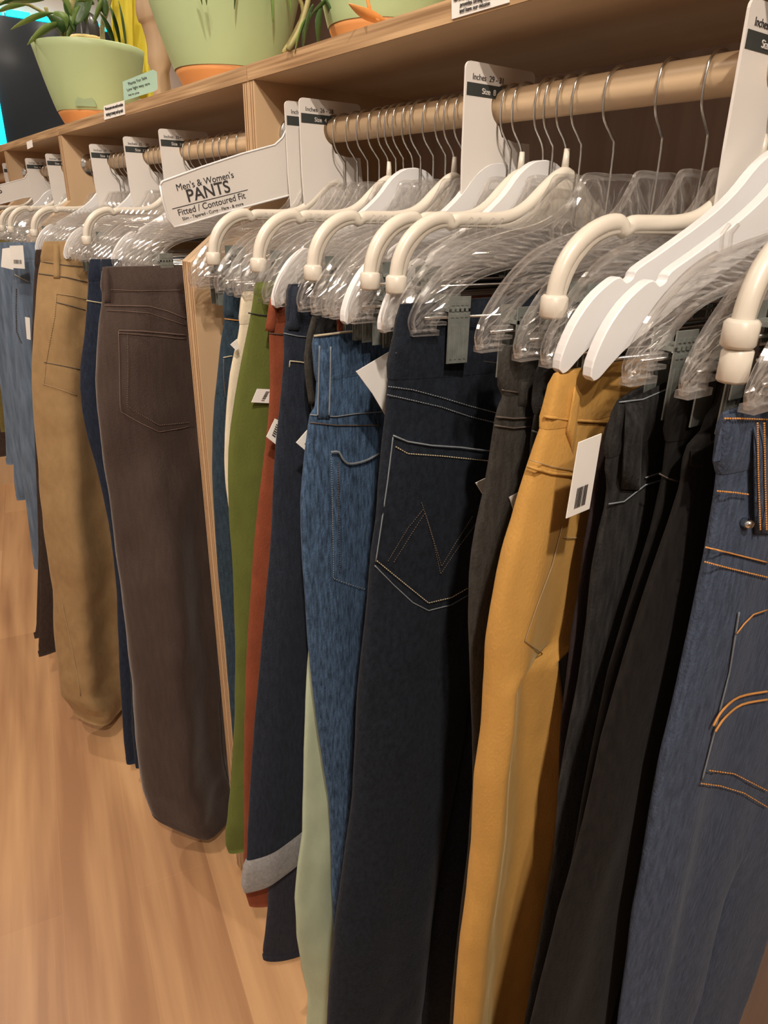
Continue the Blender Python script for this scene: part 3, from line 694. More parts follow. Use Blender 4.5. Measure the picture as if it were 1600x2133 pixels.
p.patch('gathered_tab', [(1085, 790), (1108, 790), (1104, 850), (1078, 845)], .004, 6); p.stitch([(1045, 812), (1080, 818)], TH_D, .0007); p.stitch([(1033, 868), (1070, 872), (1112, 870)], TH_D, .0008); p.stitch([(1030, 886), (1070, 892), (1110, 888)], TH_D, .0007)
p = PX['A9'] = Pants('dark_jeans', 'dark blue-black jeans with zigzag stitching on a large back pocket', .528, [(835, 634), (831, 665), (826, 700), (815, 745), (810, 780), (807, 820), (804, 880), (797, 940), (789, 1010), (784, 1080), (774, 1150), (767, 1250), (756, 1350), (746, 1450), (740, 1560), (735, 1650), (722, 1750), (708, 1850), (696, 1950), (688, 2050), (683, 2133), (678, 2260)],
    F['ink'], .36, legw=.36, hem=.12, seed=9, h=(.006, .018, .026), band=0, folds=((.006, .15, .10, .5),), crotch=.42, wr=.0018)
p.ring_strip('waistband', lambda q: 0, lambda q: .068+.015*q, .0022)
for a in ([(808, 805), (860, 812), (920, 828), (980, 846), (1034, 860)], [(806, 822), (860, 834), (920, 848), (980, 868), (1030, 880)]): p.stitch(a, TH_G, .0006, dash=1)
p.stitch([(824, 735), (900, 742), (980, 748), (1048, 758)], TH_D, .0005)
p.patch('back_pocket', [(820, 908), (1120, 952), (1110, 1215), (782, 1168)], .0025, 12, tip=(893, 1272))
p.stitch([(819, 907), (850, 920), (900, 928), (960, 932), (1024, 940)], TH_G, .0009, off=.004); p.stitch([(824, 930), (850, 945), (920, 950), (1018, 960)], TH_Y, .0006, dash=1, off=.004)
p.stitch([(819, 910), (808, 1000), (795, 1090), (783, 1170)], TH_G, .0007, off=.0015)
p.stitch([(781, 1178), (820, 1218), (860, 1255), (893, 1272), (940, 1260), (978, 1238)], TH_G, .0007, off=.0014); p.stitch([(785, 1168), (830, 1205), (893, 1256), (940, 1245), (975, 1225)], TH_Y, .0006, dash=1, off=.004)
for a in ([(808, 1170), (850, 1100), (883, 1060)], [(820, 1172), (862, 1105), (886, 1068), (905, 1130), (920, 1180)], [(878, 1046), (884, 1064), (904, 1130), (918, 1196)], [(920, 1180), (950, 1130), (985, 1075)], [(918, 1196), (955, 1140), (992, 1090)]):
    p.stitch(a, TH_D, .00055, off=.004, dash=1, name='zigzag_stitching')
p = PX['A10'] = Pants('vintage_blue_jeans', 'vintage mid-blue jeans with a wide belt loop and curling pocket edge', .672, [(654, 700), (657, 740), (660, 780), (658, 820), (655, 848), (645, 862), (642, 880), (636, 930), (630, 985), (625, 1040), (626, 1100), (629, 1170), (634, 1240), (641, 1340), (651, 1430), (661, 1510), (672, 1590), (683, 1660), (688, 1740), (691, 1850), (694, 1930), (697, 1990)],
    F['vint'], .36, legw=.33, seed=10, sag=-.004, h=(.006, .012, .012), folds=((.006, .10, .08, .4), (-.005, .28, .09, .5)), band=.050)
p.loop(677, 718, 674, 872, 26, .006); p.stitch([(654, 700), (680, 697), (720, 692), (790, 684)], TH_Y, .0013, off=.003, name='frayed_edge')
p.stitch([(646, 864), (700, 868), (740, 862), (798, 858)], TH_G, .0008); p.stitch([(646, 880), (700, 886), (795, 886)], TH_D, .0008)
p.stitch([(666, 720), (664, 790), (662, 865)], TH_G, .0010, off=.0075); p.stitch([(689, 722), (688, 790), (686, 865)], TH_G, .0010, off=.0075)
p.patch('back_pocket', [(690, 942), (800, 962), (775, 1225), (693, 1205)], .0025, 8)
p.stitch([(690, 942), (706, 942), (716, 958), (730, 966), (760, 960), (790, 945)], TH_G, .0014, off=.006, name='curled_edge'); p.stitch([(690, 945), (692, 1030), (694, 1120), (695, 1205), (725, 1216), (762, 1228)], TH_G, .0006, dash=1, off=.004)
p.stitch([(704, 960), (706, 1040), (707, 1120), (708, 1192)], TH_D, .0007, dash=1, off=.004)
p = PX['A13'] = Pants('black_trousers', 'black trousers with a grey turned-out waist, between the dark looped jeans and the vintage jeans', .700, [(660, 658), (650, 680), (642, 720), (638, 760), (642, 800), (650, 850), (655, 900), (650, 1000), (652, 1100), (668, 1250), (700, 1400), (730, 1600), (745, 1800)],
    F['char2'], .34, seed=11, h=(.005, .007, .007))
p.stitch([(657, 660), (646, 700), (640, 745), (643, 790), (650, 840)], F['char'], .004, .002, 'turned_edge')
p = PX['A10b'] = Pants('brick_red_trousers', 'brick red trousers glimpsed above the waist of the vintage blue jeans', .692, [(706, 628), (706, 700), (706, 900), (704, 1200)], F['rust'], .30, seed=31, h=(.003, .004, .004), wr=.001)
p = PX['A11'] = Pants('mint_trousers', 'pale mint green trousers whose legs show below the vintage jeans', .717, [(680, 690), (676, 900), (664, 1100), (650, 1300), (643, 1380), (637, 1460), (632, 1560), (631, 1640), (628, 1730), (618, 1800), (613, 1870), (617, 1950), (630, 2020), (643, 2075), (641, 2133), (638, 2230)],
    F['mint'], .34, legw=.34, seed=12, h=(.006, .010, .013), folds=((.006, .14, .07, .6), (-.005, .26, .05, .6)), wr=.003)
p = PX['A12'] = Pants('cuffed_jeans', 'dark navy jeans with a wide pale grey turned-up cuff', .747, [(602, 592), (600, 630), (597, 665), (590, 690), (591, 730), (588, 780), (582, 850), (574, 930), (569, 1000), (566, 1080), (560, 1160), (552, 1250), (545, 1330), (536, 1430), (529, 1520), (523, 1600), (518, 1680), (515, 1750), (513, 1790), (508, 1852)],
    F['navy'], .34, legw=.33, seed=13, h=(.006, .010, .012), folds=((.004, .10, .08, .4), (-.005, .32, .09, .5)), rise=-.004)
p.loop(620, 596, 612, 688, 24, .005); p.stitch([(591, 694), (620, 700), (640, 702)], TH_G, .0007); p.stitch([(603, 765), (604, 752), (625, 754), (648, 758)], TH_Y, .0008)
cu = p.ring_strip('cuff', lambda q: -.002, lambda q: .066, .0035, F['greycuff'], True); cu['label'] = 'pale grey turned-up denim cuff'
p = PX['A14'] = Pants('flared_jeans', 'violet-navy jeans reaching lowest, hem seen below the grey cuff', .769, [(640, 640), (625, 800), (610, 1000), (596, 1200), (584, 1400), (572, 1600), (563, 1740), (560, 1830), (557, 1890), (553, 1930), (547, 1975), (549, 1998)],
    F['navy2'], .33, seed=14, h=(.005, .008, .010), rise=.06)
p.ring_strip('hem_band', lambda q: 0, lambda q: .014, .0016, None, True)
p = PX['A15'] = Pants('rust_trousers', 'rust red trousers beside the moss green pair, hem below the grey cuff', .794, [(579, 600), (570, 640), (560, 690), (561, 730), (563, 800), (560, 860), (553, 930), (545, 1000), (537, 1060), (530, 1130), (525, 1200), (519, 1280), (513, 1370), (509, 1480), (508, 1600), (508, 1740), (508, 1830), (511, 1860), (520, 1888)],
    F['rust'], .33, seed=15, h=(.006, .010, .013), folds=((.004, .12, .07, .4),), rise=.03)
p.loop(572, 622, 562, 690, 20, .004); p.stitch([(560, 694), (590, 697)], TH_D, .0007)
p = PX['A16'] = Pants('moss_green_trousers', 'moss green trousers near the wooden divider', .826, [(532, 588), (528, 620), (522, 665), (512, 720), (503, 770), (493, 830), (484, 890), (479, 940), (477, 1000), (479, 1080), (484, 1160), (487, 1240), (489, 1320), (490, 1400), (489, 1500), (485, 1580), (480, 1640), (474, 1700), (469, 1735), (470, 1760), (476, 1776)],
    F['green'], .33, seed=16, h=(.007, .013, .016), folds=((.005, .12, .08, .4),), band=0)
p.stitch([(517, 652), (540, 656), (560, 658)], F['char2'], .0008)
p = PX['A17'] = Pants('cream_trousers', 'cream white trousers squeezed left of the moss green pair', .868, [(507, 608), (503, 640), (500, 665), (495, 700), (486, 740), (479, 780), (473, 840), (470, 900), (469, 960), (471, 1010), (477, 1060), (484, 1100), (492, 1200), (498, 1400), (500, 1600)],
    F['cream'], .32, seed=17, h=(.006, .010, .012))
p = PX['A18'] = Pants('teal_blue_jeans', 'dark teal blue jeans next to the wooden divider', .918, [(470, 600), (469, 640), (468, 670), (461, 710), (455, 760), (447, 830), (442, 900), (441, 970), (443, 1040), (447, 1110), (453, 1190), (462, 1280), (471, 1380), (479, 1470), (486, 1560), (490, 1640)],
    F['teal'], .32, seed=18, folds=((.01, .1, .07, .4),))
p.loop(482, 606, 479, 660, 16, .004); p.stitch([(468, 664), (500, 668)], TH_O, .0008); p.stitch([(465, 745), (480, 742), (484, 742)], TH_Y, .0008); p.stitch([(466, 748), (466, 790), (470, 830)], TH_D, .0007)
# --- second rack
p = PX['B1'] = Pants('brown_corduroy_trousers', 'wide dark brown corduroy trousers with a big back pocket, left of the wooden divider', 1.262, [(216, 556), (213, 590), (214, 630), (207, 680), (203, 730), (201, 790), (203, 850), (209, 910), (216, 960), (226, 1020), (234, 1090), (243, 1160), (252, 1230), (259, 1290), (265, 1350), (272, 1410), (276, 1460), (283, 1530), (290, 1600), (299, 1650), (318, 1700), (340, 1740), (375, 1768)],
    F['cord'], .36, legw=.38, hem=.018, seed=19, h=(.008, .030, .050), crotch=.34, folds=((.026, .22, .09, .6), (-.022, .42, .08, .6)), rise=.10, wr=.009)
p.loop(220, 556, 224, 630, 14, .006); p.stitch([(228, 603), (290, 606), (380, 604)], TH_B, .0006)
p.stitch([(218, 636), (260, 637), (310, 638), (350, 648), (388, 664)], TH_B, .0008); p.stitch([(222, 646), (260, 648), (310, 652), (388, 678)], TH_B, .0006)
p.patch('back_pocket', [(247, 688), (420, 698), (410, 890), (247, 858)], .0028, 8, tip=(332, 900))
p.stitch([(247, 688), (300, 690), (388, 698)], TH_B, .0009, off=.004); p.stitch([(248, 694), (300, 697), (388, 706)], TH_B, .0006, off=.004)
p.stitch([(247, 690), (249, 760), (250, 840), (252, 858), (290, 880), (332, 900), (380, 892), (398, 887)], TH_B, .0008, off=.002); p.stitch([(266, 694), (267, 770), (265, 846), (300, 868), (332, 886), (395, 880)], TH_B, .0006, dash=1, off=.004)
p = PX['B2'] = Pants('navy_jeans', 'navy jeans showing as a strip between the tan and the brown trousers', 1.500, [(188, 540), (184, 590), (181, 640), (176, 700), (168, 760), (167, 810), (172, 860), (182, 910), (200, 970), (214, 1030), (226, 1090), (236, 1160), (243, 1230), (246, 1310), (249, 1400), (254, 1480), (257, 1540), (263, 1590)],
    F['bnavy'], .34, seed=20, h=(.008, .016, .022))
p.stitch([(180, 626), (205, 630), (228, 634)], TH_Y, .0012)
p = PX['B2b'] = Pants('navy_jeans', 'second navy jeans, hem peeking out right against the brown corduroys', 1.430, [(212, 540), (215, 700), (222, 850), (235, 1000), (252, 1150), (262, 1300), (270, 1400), (273, 1450), (275, 1520), (279, 1560), (283, 1600)],
    F['navy'], .32, seed=21)
p = PX['B3'] = Pants('tan_trousers', 'tan cotton trousers with seamed patches on the thigh, hem almost on the floor', 1.800, [(92, 503), (88, 530), (83, 560), (78, 610), (72, 670), (68, 740), (67, 800), (70, 860), (76, 920), (80, 980), (84, 1040), (90, 1100), (100, 1170), (110, 1230), (112, 1290), (115, 1340), (120, 1400), (123, 1440), (150, 1475)],
    F['tan'], .38, legw=.42, hem=.03, seed=22, h=(.008, .034, .052), crotch=.44, folds=((.034, .14, .09, .7), (-.036, .36, .10, .5)), rise=.05, wr=.010)
p.loop(117, 506, 118, 580, 14, .006); p.stitch([(84, 545), (140, 553), (182, 556)], TH_D, .0009); p.stitch([(80, 570), (140, 578), (182, 588)], TH_D, .0011)
p.stitch([(118, 612), (150, 616), (180, 624)], TH_T, .0011); p.stitch([(118, 630), (150, 638), (178, 646)], TH_D, .0011); p.stitch([(118, 612), (114, 660), (104, 710), (96, 755), (92, 800)], TH_T, .0009, dash=1)
p.patch('thigh_patch', [(94, 752), (170, 768), (168, 828), (88, 806)], .003, 6); p.stitch([(92, 755), (130, 762), (168, 770)], TH_D, .0011); p.stitch([(90, 800), (130, 812), (160, 824)], TH_T, .0011)
p.stitch([(130, 1260), (146, 1330), (160, 1400), (168, 1450)], TH_T, .0012, name='leg_crease')
p = PX['B4'] = Pants('dark_brown_trousers', 'very dark brown trousers with a blunt hem, left of the tan pair', 1.985, [(75, 520), (70, 600), (66, 700), (68, 800), (72, 900), (76, 1000), (79, 1080), (80, 1150), (78, 1230), (76, 1300), (72, 1330)],
    F['dkbr'], .33, seed=23, h=(.004, .007, .008))
p2 = PX['B4b'] = Pants('dark_brown_trousers', 'second very dark brown pair hanging a little lower, just left of the tan trousers', 1.960, [(90, 520), (86, 700), (84, 900), (84, 1100), (83, 1200), (82, 1300), (80, 1345), (81, 1368)],
    F['dkbr'], .33, seed=24, h=(.004, .006, .006))
p = PX['B5'] = Pants('pale_blue_jeans', 'pale blue jeans with two white tags at the waist, near the left edge', 2.11, [(30, 505), (26, 560), (26, 640), (30, 720), (36, 800), (40, 880), (44, 950), (50, 1020), (58, 1080), (64, 1130), (72, 1185)],
    F['lt'], .36, seed=25, h=(.008, .02, .03), wr=.005)
p.stitch([(30, 572), (45, 580), (62, 588)], TH_Y, .0012); p.stitch([(34, 600), (33, 640), (34, 690), (45, 715)], TH_D, .0014, dash=1)
p = PX['B6'] = Pants('blue_jeans', 'mid-blue jeans with frayed hem, left of the pale blue pair', 2.19, [(-4, 505), (2, 600), (10, 700), (18, 800), (24, 880), (28, 950), (29, 990), (30, 1010), (35, 1042)],
    F['lt'], .28, seed=26)
p = PX['B7'] = Pants('blue_jeans', 'faded blue jeans with a stitched hem at the left edge', 2.36, [(-30, 505), (-20, 650), (-2, 780), (8, 860), (12, 920), (14, 968)],
    F['lt'], .28, seed=27)
p = PX['B8'] = Pants('olive_trousers', 'olive trousers at the left edge of the photo', 2.45, [(-60, 500), (-40, 620), (-25, 700), (-15, 780), (-5, 860), (2, 900)], F['olive'], .34, seed=28)
p = PX['B9'] = Pants('dark_brown_trousers', 'dark brown trousers farthest left, hem above the floor', 2.55, [(-80, 500), (-60, 650), (-40, 780), (-25, 880), (-15, 952)], F['dkbr'], .34, seed=29)

# ------------------------------------------------------------------ price tags
def ptag(c, Y, label, bars=None, lines=(), dy=0, name='price_tag', Ys=None):
    P = [at(u, v, (Ys[i] if Ys else Y)) for i, (u, v) in enumerate(c)]
    L = P[0].copy(); r = empty(name, L, label, 'price tag'); b = MB(); n = len(P)
    b.v = [tuple(q) for q in P]+[tuple(q+Vector((0, .0007, 0))) for q in P]
    b.f = [tuple(range(n)), tuple(range(2*n-1, n-1, -1))]+[(i, n+i, n+(i+1) % n, (i+1) % n) for i in range(n)]
    b.build('card', M['paper'], r, loc=L)
    def bil(a, t): return P[0].lerp(P[1], a).lerp(P[-1].lerp(P[-2], a), t)-Vector((0, .0006, 0))
    if bars:
        a0, a1, t0, t1, k, vert = bars; bb = MB(); rr = random.Random(5)
        for i in range(k):
            w_ = rr.uniform(.25, .7)/k
            if vert: q = [(a0+(a1-a0)*i/k, t0), (a0+(a1-a0)*(i/k+w_), t0), (a0+(a1-a0)*(i/k+w_), t1), (a0+(a1-a0)*i/k, t1)]
            else: q = [(a0, t0+(t1-t0)*i/k), (a1, t0+(t1-t0)*i/k), (a1, t0+(t1-t0)*(i/k+w_)), (a0, t0+(t1-t0)*(i/k+w_))]
            s0 = len(bb.v); bb.v += [tuple(bil(*x)) for x in q]; bb.f.append((s0, s0+1, s0+2, s0+3))
        bb.build('barcode', M['ink'], r, loc=L)
    return r
ptag([(1206, 922), (1254, 903), (1228, 1060), (1180, 1080)], .288, 'white price tag with barcode on the mustard trousers', (.25, .75, .62, .9, 12, True))
ptag([(536, 810), (580, 812), (562, 840), (524, 838)], .808, 'small white price tag with barcode over the moss green trousers', (.45, .62, .15, .9, 8, False))
ptag([(742, 774), (812, 732), (806, 870), (776, 820)], .600, 'large blank white tag corner over the waist of the vintage blue jeans')
ptag([(573, 872), (590, 880), (580, 930), (555, 910)], .757, 'small white tag between the rust trousers and the dark looped jeans', (.3, .6, .2, .8, 6, False))
ptag([(640, 896), (655, 900), (650, 950), (617, 922)], .690, 'small white tag left of the vintage blue jeans hip', (.4, .7, .2, .8, 6, False))
ptag([(991, 1006), (1020, 992), (1022, 1040), (1008, 1033)], .440, 'white tag corner left of the charcoal jeans')
ptag([(1061, 1036), (1095, 1018), (1100, 1060), (1073, 1070)], .385, 'grey-white tag corner left of the mustard hip')
ptag([(1138, 1358), (1185, 1330), (1175, 1470), (1160, 1470)], .354, 'white card hanging behind the mustard thigh')
ptag([(20, 512), (48, 511), (52, 560), (24, 558)], 2.02, 'white price tag at the pale blue jeans waist, right of the two', (.2, .8, .62, .8, 10, True))
ptag([(5, 518), (26, 515), (28, 562), (2, 556)], 2.05, 'white price tag at the pale blue jeans waist, left of the two')
ptag([(480, 718), (494, 706), (498, 726), (492, 730)], .850, 'tiny white tag corner on the cream trousers')
ptag([(52, 660), (62, 662), (64, 708), (56, 706)], 1.97, 'narrow white tag left of the tan trousers')

# ------------------------------------------------------------------ plants, pots and labels on the shelf
def pot(name, u_c, v_b, x, rb_px, rt_px, v_top, label, terra=.22, ventr=False):
    """tapered planter: centre column u_c, base on the shelf, radii given in photo pixels"""
    q = at(u_c, v_b, x, 0); y = q.y; d = (Vector((x, y, ZT))-Vector((0, 0, H))).dot(vF); k = d/FPX
    rb = rb_px*k; rt = rt_px*k; top = at(u_c, v_top, y-rt*.6).z; h = top-ZT
    L = (x, y, ZT); r = empty(name, L, label, 'potted plant')
    R = lambda t: rb+(rt-rb)*(t**.72)
    t0 = terra
    MB().lathe([(0, .001), (rb*.96, .001), (rb, .006)]+[(R(t0*i/4), h*t0*i/4+.006*(1-i/4)) for i in range(1, 5)]+[(R(t0)*.97, h*t0)], 48).build('saucer', M['terra'], r, True)
    prof = [(R(t0)*1.0, h*t0-.002)]+[(R(t0+(1-t0)*i/10)+.001, h*(t0+(1-t0)*i/10)) for i in range(0, 11)]
    prof += [(rt-.001, h+.002), (rt-.004, h+.001), (rt-.006, h-.02), (rt*.9, h-.03)]
    MB().lathe(prof, 48).build('pot', M['pot'], r, True)
    MB().lathe([(0, h-.022), (rt*.93, h-.024)], 32).build('soil', M['soil'], r)
    return r, rt, h, y
def leaf_mesh(b, base, direc, L, W, droop, roll=0, n=10):
    d = Vector(direc).normalized(); side = d.cross(Vector((0, 0, 1))).normalized(); side = (Matrix.Rotation(roll, 3, d) @ side); p = Vector(base); s0 = len(b.v)
    for i in range(n+1):
        t = i/n; wd = W*math.sin(PI*min(1, t*.97+.02))**.8*(1-.35*t); dd = d.copy(); dd.z -= droop*t; dd.normalize(); p = p+dd*(L/n); up = side.cross(dd)
        b.v += [tuple(p-side*wd+up*wd*.35), tuple(p), tuple(p+side*wd+up*wd*.35)]
    for i in range(n):
        a = s0+i*3; b.f += [(a, a+1, a+4, a+3), (a+1, a+2, a+5, a+4)]
def plant(r, h, stems, leaves, lm='leaf'):
    b = MB()
    for pts in stems: b.tube(smooth_pts(pts, 4), [.006*(1-.5*i/(4*(len(pts)-1))) for i in range(4*(len(pts)-1)+1)], 8)
    b.build('stem', M['stem'], r, True)
    for a in leaves:
        b = MB(); leaf_mesh(b, *a); o = b.build('leaf', M[lm], r, True); md = o.modifiers.new('s', 'SOLIDIFY'); md.thickness = .0006
def leaf_px(r, a, b_, Y, W, m='leaf', roll=0, Y2=None, droop=.15):
    """leaf from base photo point to tip photo point, in the pot r's own space"""
    o = Vector(r.location); A = at(*a, Y)-o; B = at(*b_, Y2 or Y)-o; bb = MB(); leaf_mesh(bb, A, (B-A), (B-A).length*1.03, W, droop, roll)
    ob = bb.build('leaf', M[m], r, True); md = ob.modifiers.new('s', 'SOLIDIFY'); md.thickness = .0006
r1, rt, h, y1_ = pot('potted_plant', 204, 250, .675, 60, 105, 92, 'leafy plant in a sage green pot with an orange base, left on the shelf', .22)
o1 = Vector(r1.location)
def stem_px(r, pts, Y, rad=.004):
    o = Vector(r.location); MB().tube(smooth_pts([at(u, v, Y)-o for u, v in pts], 3), rad, 7).build('stem', M['stem'], r, True)
stem_px(r1, [(140, 100), (138, 60), (150, 10), (160, -40)], y1_, .008); stem_px(r1, [(215, 95), (213, 55), (222, 20), (235, -30)], y1_, .007); stem_px(r1, [(145, 95), (120, 60), (100, 30), (95, 15)], y1_, .005)
stem_px(r1, [(140, 60), (60, 10), (-10, 5)], y1_, .004)
for a, b_, W, ml, ro in (((135, 45), (62, 82), .022, 'leaf', .5), ((120, 25), (30, 50), .017, 'leaf', .4), ((110, 20), (135, 60), .030, 'leaf', -.6), ((135, 75), (105, 35), .030, 'leafd', .3), ((155, 60), (185, -20), .022, 'leafd', 1.2),
    ((150, 40), (120, -30), .020, 'leaf', .2), ((205, 20), (238, 90), .016, 'leafd', .9), ((225, 0), (250, 92), .014, 'leafd', .8), ((200, 10), (165, 0), .02, 'leaf', .4), ((222, 40), (205, -20), .018, 'leafd', .6), ((60, 10), (-8, 22), .016, 'leaf', .3), ((100, 0), (20, -5), .02, 'leaf', .6),
    ((245, -10), (262, 100), .016, 'leafd', .5), ((170, 5), (140, 70), .015, 'leaf', 1.3), ((185, -5), (178, 45), .014, 'leafd', 1.0), ((130, 0), (155, 60), .02, 'leafd', 1.0), ((70, -10), (0, 5), .016, 'leafd', .3), ((230, -20), (196, 40), .016, 'leaf', .7)):
    leaf_px(r1, a, b_, y1_-.03, W, ml, ro)
# arched watering hole on the front of the pot
q = at(194, 228, y1_-.10); o = MB(); 
a0 = arc(0, 0, .027, 0, 180, 12)
hole = MB(); hole.prism([(x_, z_) for x_, z_ in a0], -.004, 0)
dirv = (Vector((0, 0, 0))-Vector((o1.x, o1.y, 0))).normalized(); ang = math.atan2(dirv.y, dirv.x)
hz = at(190, 228, y1_-.08).z-ZT; Rr_ = at(118, 230, o1.y).x
kpx = (o1-Vector((0, 0, H))).dot(vF)/FPX; rad = (60+46*(.27**.72))*kpx
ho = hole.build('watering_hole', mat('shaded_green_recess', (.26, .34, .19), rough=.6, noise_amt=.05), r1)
ho.location = (math.cos(ang-.24)*rad*1.0, math.sin(ang-.24)*rad*1.0, h*.24); ho.rotation_euler = (0, 0, ang-.24+PI/2); ho['label'] = 'arched watering hole in the pot wall'
r2, rt2, h2, y2_ = pot('potted_plant', 476, 165, .70, 78, 150, -45, 'big sage green pot with orange base in the middle of the shelf', .27)
for a, b_, W, ml in (((420, -40), (430, 5), .014, 'leaf'), ((400, -60), (420, 2), .012, 'leafd'), ((560, -60), (568, 35), .013, 'leaf'), ((500, -60), (488, 10), .01, 'leafd'), ((590, -60), (605, 20), .014, 'leaf')):
    leaf_px(r2, a, b_, y2_-.15, W, ml, .4)
stem_px(r2, [(590, 110), (610, 75), (632, 25), (615, -20)], y2_-.14, .004)
r3, rt3, h3, y3_ = pot('potted_plant', 800, 62, .69, 92, 140, -110, 'sage green pot rightmost on the shelf, only its lower part in view', .34)
for a, b_, W, ml, ro in (((655, 0), (632, 92), .018, 'leafd', .4), ((672, 5), (665, 90), .016, 'leafd', .8), ((640, 30), (615, 100), .010, 'leaf', .5), ((690, -5), (640, 40), .012, 'leafd', .3), ((660, -30), (700, 60), .014, 'leafd', .4)):
    leaf_px(r3, a, b_, y3_+.02, W, ml, ro)
stem_px(r3, [(600, 104), (625, 60), (640, 10), (650, -40)], y3_+.03, .0035)
fl = empty('fallen_leaf', at(770, 45, .80), 'curled orange leaf lying on the shelf before the right pot', 'leaf')
fo = Vector(fl.location); fb = MB(); leaf_mesh(fb, at(812, 46, .80)-fo, at(742, 40, .80)-at(812, 46, .80), .055, .009, -.5, .5); oo = fb.build('blade', M['petal'], fl, True); md = oo.modifiers.new('s', 'SOLIDIFY'); md.thickness = .0008
MB().tube(smooth_pts([at(u, v, .80)-fo for u, v in ((790, 44), (776, 30), (768, 10), (764, -20))], 3), .0022, 7).build('stalk', M['petal'], fl, True)

def box_px(name, c, Y, th, m, label, cat, texts=()):
    P = [at(u, v, Y) for u, v in c]; L = P[0].copy(); r = empty(name, L, label, cat)
    MB().prism([(p.x, p.z) for p in P], Y-th/2, Y+th/2).build('card', m, r, loc=L)
    for t, a, b_ in texts: text_px(t, a, b_, Y-th/2-.0006, M['ink'], r, L)
    return r
box_px('info_card', [(256, 170), (318, 145), (326, 150), (328, 185), (322, 190), (259, 210)], 1.66, .004, M['teal'], 'small teal card with dark print standing on the shelf right of the left pot', 'card',
       [('Plants For Sale', (268, 178), (306, 164)), ('Low light easy care', (265, 190), (312, 176)), ('Ask for price', (268, 200), (290, 194))])
def edge_card(name, c, label, texts, m='paper'):
    """card on the front edge of the shelf: lies in the plane x = shelf front"""
    X = XS-.003; P = [at(u, v, X, 0) for u, v in c]; L = P[0].copy(); r = empty(name, L, label, 'label'); b = MB(); n = len(P)
    b.v = [tuple(p) for p in P]+[tuple(p+Vector((.0012, 0, 0))) for p in P]; b.f = [tuple(range(n)), tuple(range(2*n-1, n-1, -1))]+[(i, n+i, n+(i+1) % n, (i+1) % n) for i in range(n)]
    b.build('card', M[m], r, loc=L)
    for t, a, b_ in texts:
        A, B = at(*a, X-.0008, 0), at(*b_, X-.0008, 0); d = B-A
        cu = bpy.data.curves.new('t', 'FONT'); cu.body = t; o = bpy.data.objects.new('t', cu); C.objects.link(o); bpy.context.view_layer.update(); wd = o.dimensions.x; bpy.data.objects.remove(o)
        text_mesh(t, d.length/wd, A, d, (0, 0, 1), 'lettering', M['ink'], r, L)
    return r
edge_card('shelf_label', [(940, -40), (1062, -75), (1060, 5), (941, 40)], 'white notice card hooked over the shelf front above the size divider', [('provides strong miss', (958, 14), (1020, -3)), ('and have our mission', (957, 27), (1020, 10)), ('Good', (943, 3), (975, -4))])
edge_card('shelf_label', [(216, 221), (258, 209), (260, 238), (217, 250)], 'small white shelf label left of the teal card', [('Womens pants extra small to medium', (219, 230), (256, 220)), ('starting at twenty and up each', (221, 242), (256, 233))])
edge_card('shelf_label', [(55, 296), (66, 291), (68, 306), (57, 311)], 'tiny white label on the far shelf edge', [])

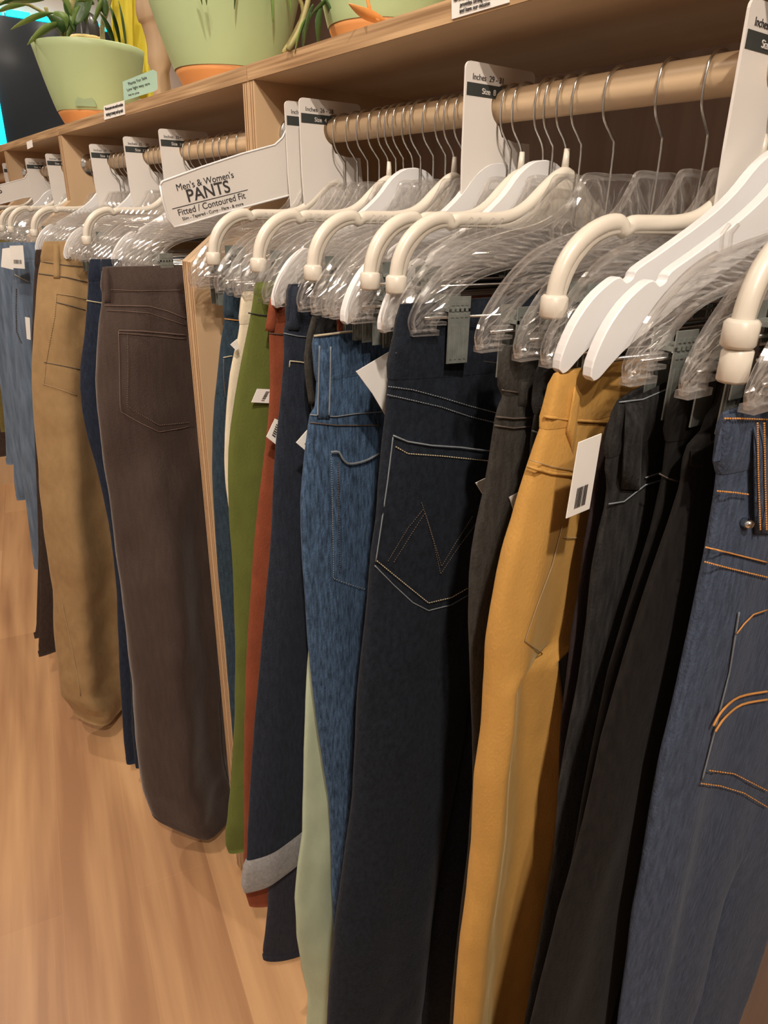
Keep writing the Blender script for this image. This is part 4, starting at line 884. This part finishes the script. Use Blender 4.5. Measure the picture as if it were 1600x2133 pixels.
b = empty('fluted_bowl', (0, 0, 0), 'dark fluted glass dome with a yellow band behind the left pot', 'bowl'); Yb = y1_+.20; cb = at(180, 82, Yb); b.location = (cb.x, Yb, ZT)
kb = (Vector((cb.x, Yb, cb.z))-Vector((0, 0, H))).dot(vF)/FPX; rb_ = 33*kb; zb_ = cb.z-ZT
MB().lathe([(rb_*.8, 0), (rb_*.8, .004), (rb_*.5, .02), (rb_*.5, zb_-.012), (rb_, zb_-.01), (rb_, zb_+.004), (rb_*.98, zb_+.005)], 32).build('yellow_band', mat('pale_yellow_glaze', (.75, .62, .25), rough=.4, noise_amt=.05), b, True)
fb = MB(); prof = [(rb_*.97, zb_+.004), (rb_*.93, zb_+.02), (rb_*.8, zb_+.045), (rb_*.6, zb_+.062), (rb_*.3, zb_+.07), (0, zb_+.071)]
n_ = 48
for r_, z_ in prof:
    for k in range(n_): g = 2*PI*k/n_; rr = r_*(1+.03*math.cos(12*g)); fb.v.append((rr*math.cos(g), rr*math.sin(g), z_))
for i in range(len(prof)-1):
    for k in range(n_): fb.f.append((i*n_+k, i*n_+(k+1) % n_, (i+1)*n_+(k+1) % n_, (i+1)*n_+k))
fb.build('dome', M['bowl'], b, True)

def hanging_cloth(name, Y, L_, R_, m, label, cat, folds=3, amp=.012):
    P0 = at(*L_[0], Y); r = empty(name, P0, label, cat); mb = MB(); n = 28; J = 14
    zt, zb = P0.z, max(ZT+.002, at(*L_[-1], Y).z)
    for sd in (0, 1):
        for j in range(J+1):
            z = zt+(zb-zt)*j/J
            xl = np.interp(-z, [-at(*q, Y).z for q in L_], [at(*q, Y).x for q in L_]); xr = np.interp(-z, [-at(*q, Y).z for q in R_], [at(*q, Y).x for q in R_])
            for i in range(n+1): t = i/n; mb.v.append((xl+(xr-xl)*t, Y+amp*math.sin(t*folds*2*PI)+sd*.002, z))
    N = (J+1)*(n+1)
    for j in range(J):
        for i in range(n): a = j*(n+1)+i; q = (a, a+n+1, a+n+2, a+1); mb.f.append(q); mb.f.append(tuple(N+k for k in reversed(q)))
    mb.build('cloth', m, r, True, loc=P0); return r
hanging_cloth('yellow_cloth', 2.36, [(228, -60), (232, 60), (240, 160), (244, 200)], [(318, -60), (318, 60), (320, 150), (322, 190)], M['yellow'], 'bright yellow cloth hanging down to the shelf between the two left pots', 'cloth', 2.2)
dw = empty('wooden_post', at(335, 185, 1.80), 'pale tapering wooden post between the yellow cloth and the big pot', 'post'); do = Vector(dw.location)
P_ = [at(u, v, 1.80) for u, v in ((340, 196), (334, 150), (330, 90), (318, 45), (312, 20), (318, -40))]; P_[0].z = ZT+.001
MB().tube(smooth_pts([q-do for q in P_], 4), [.020]*5+[.026]*8+[.030]*8, 12).build('trunk', M['drift'], dw, True)
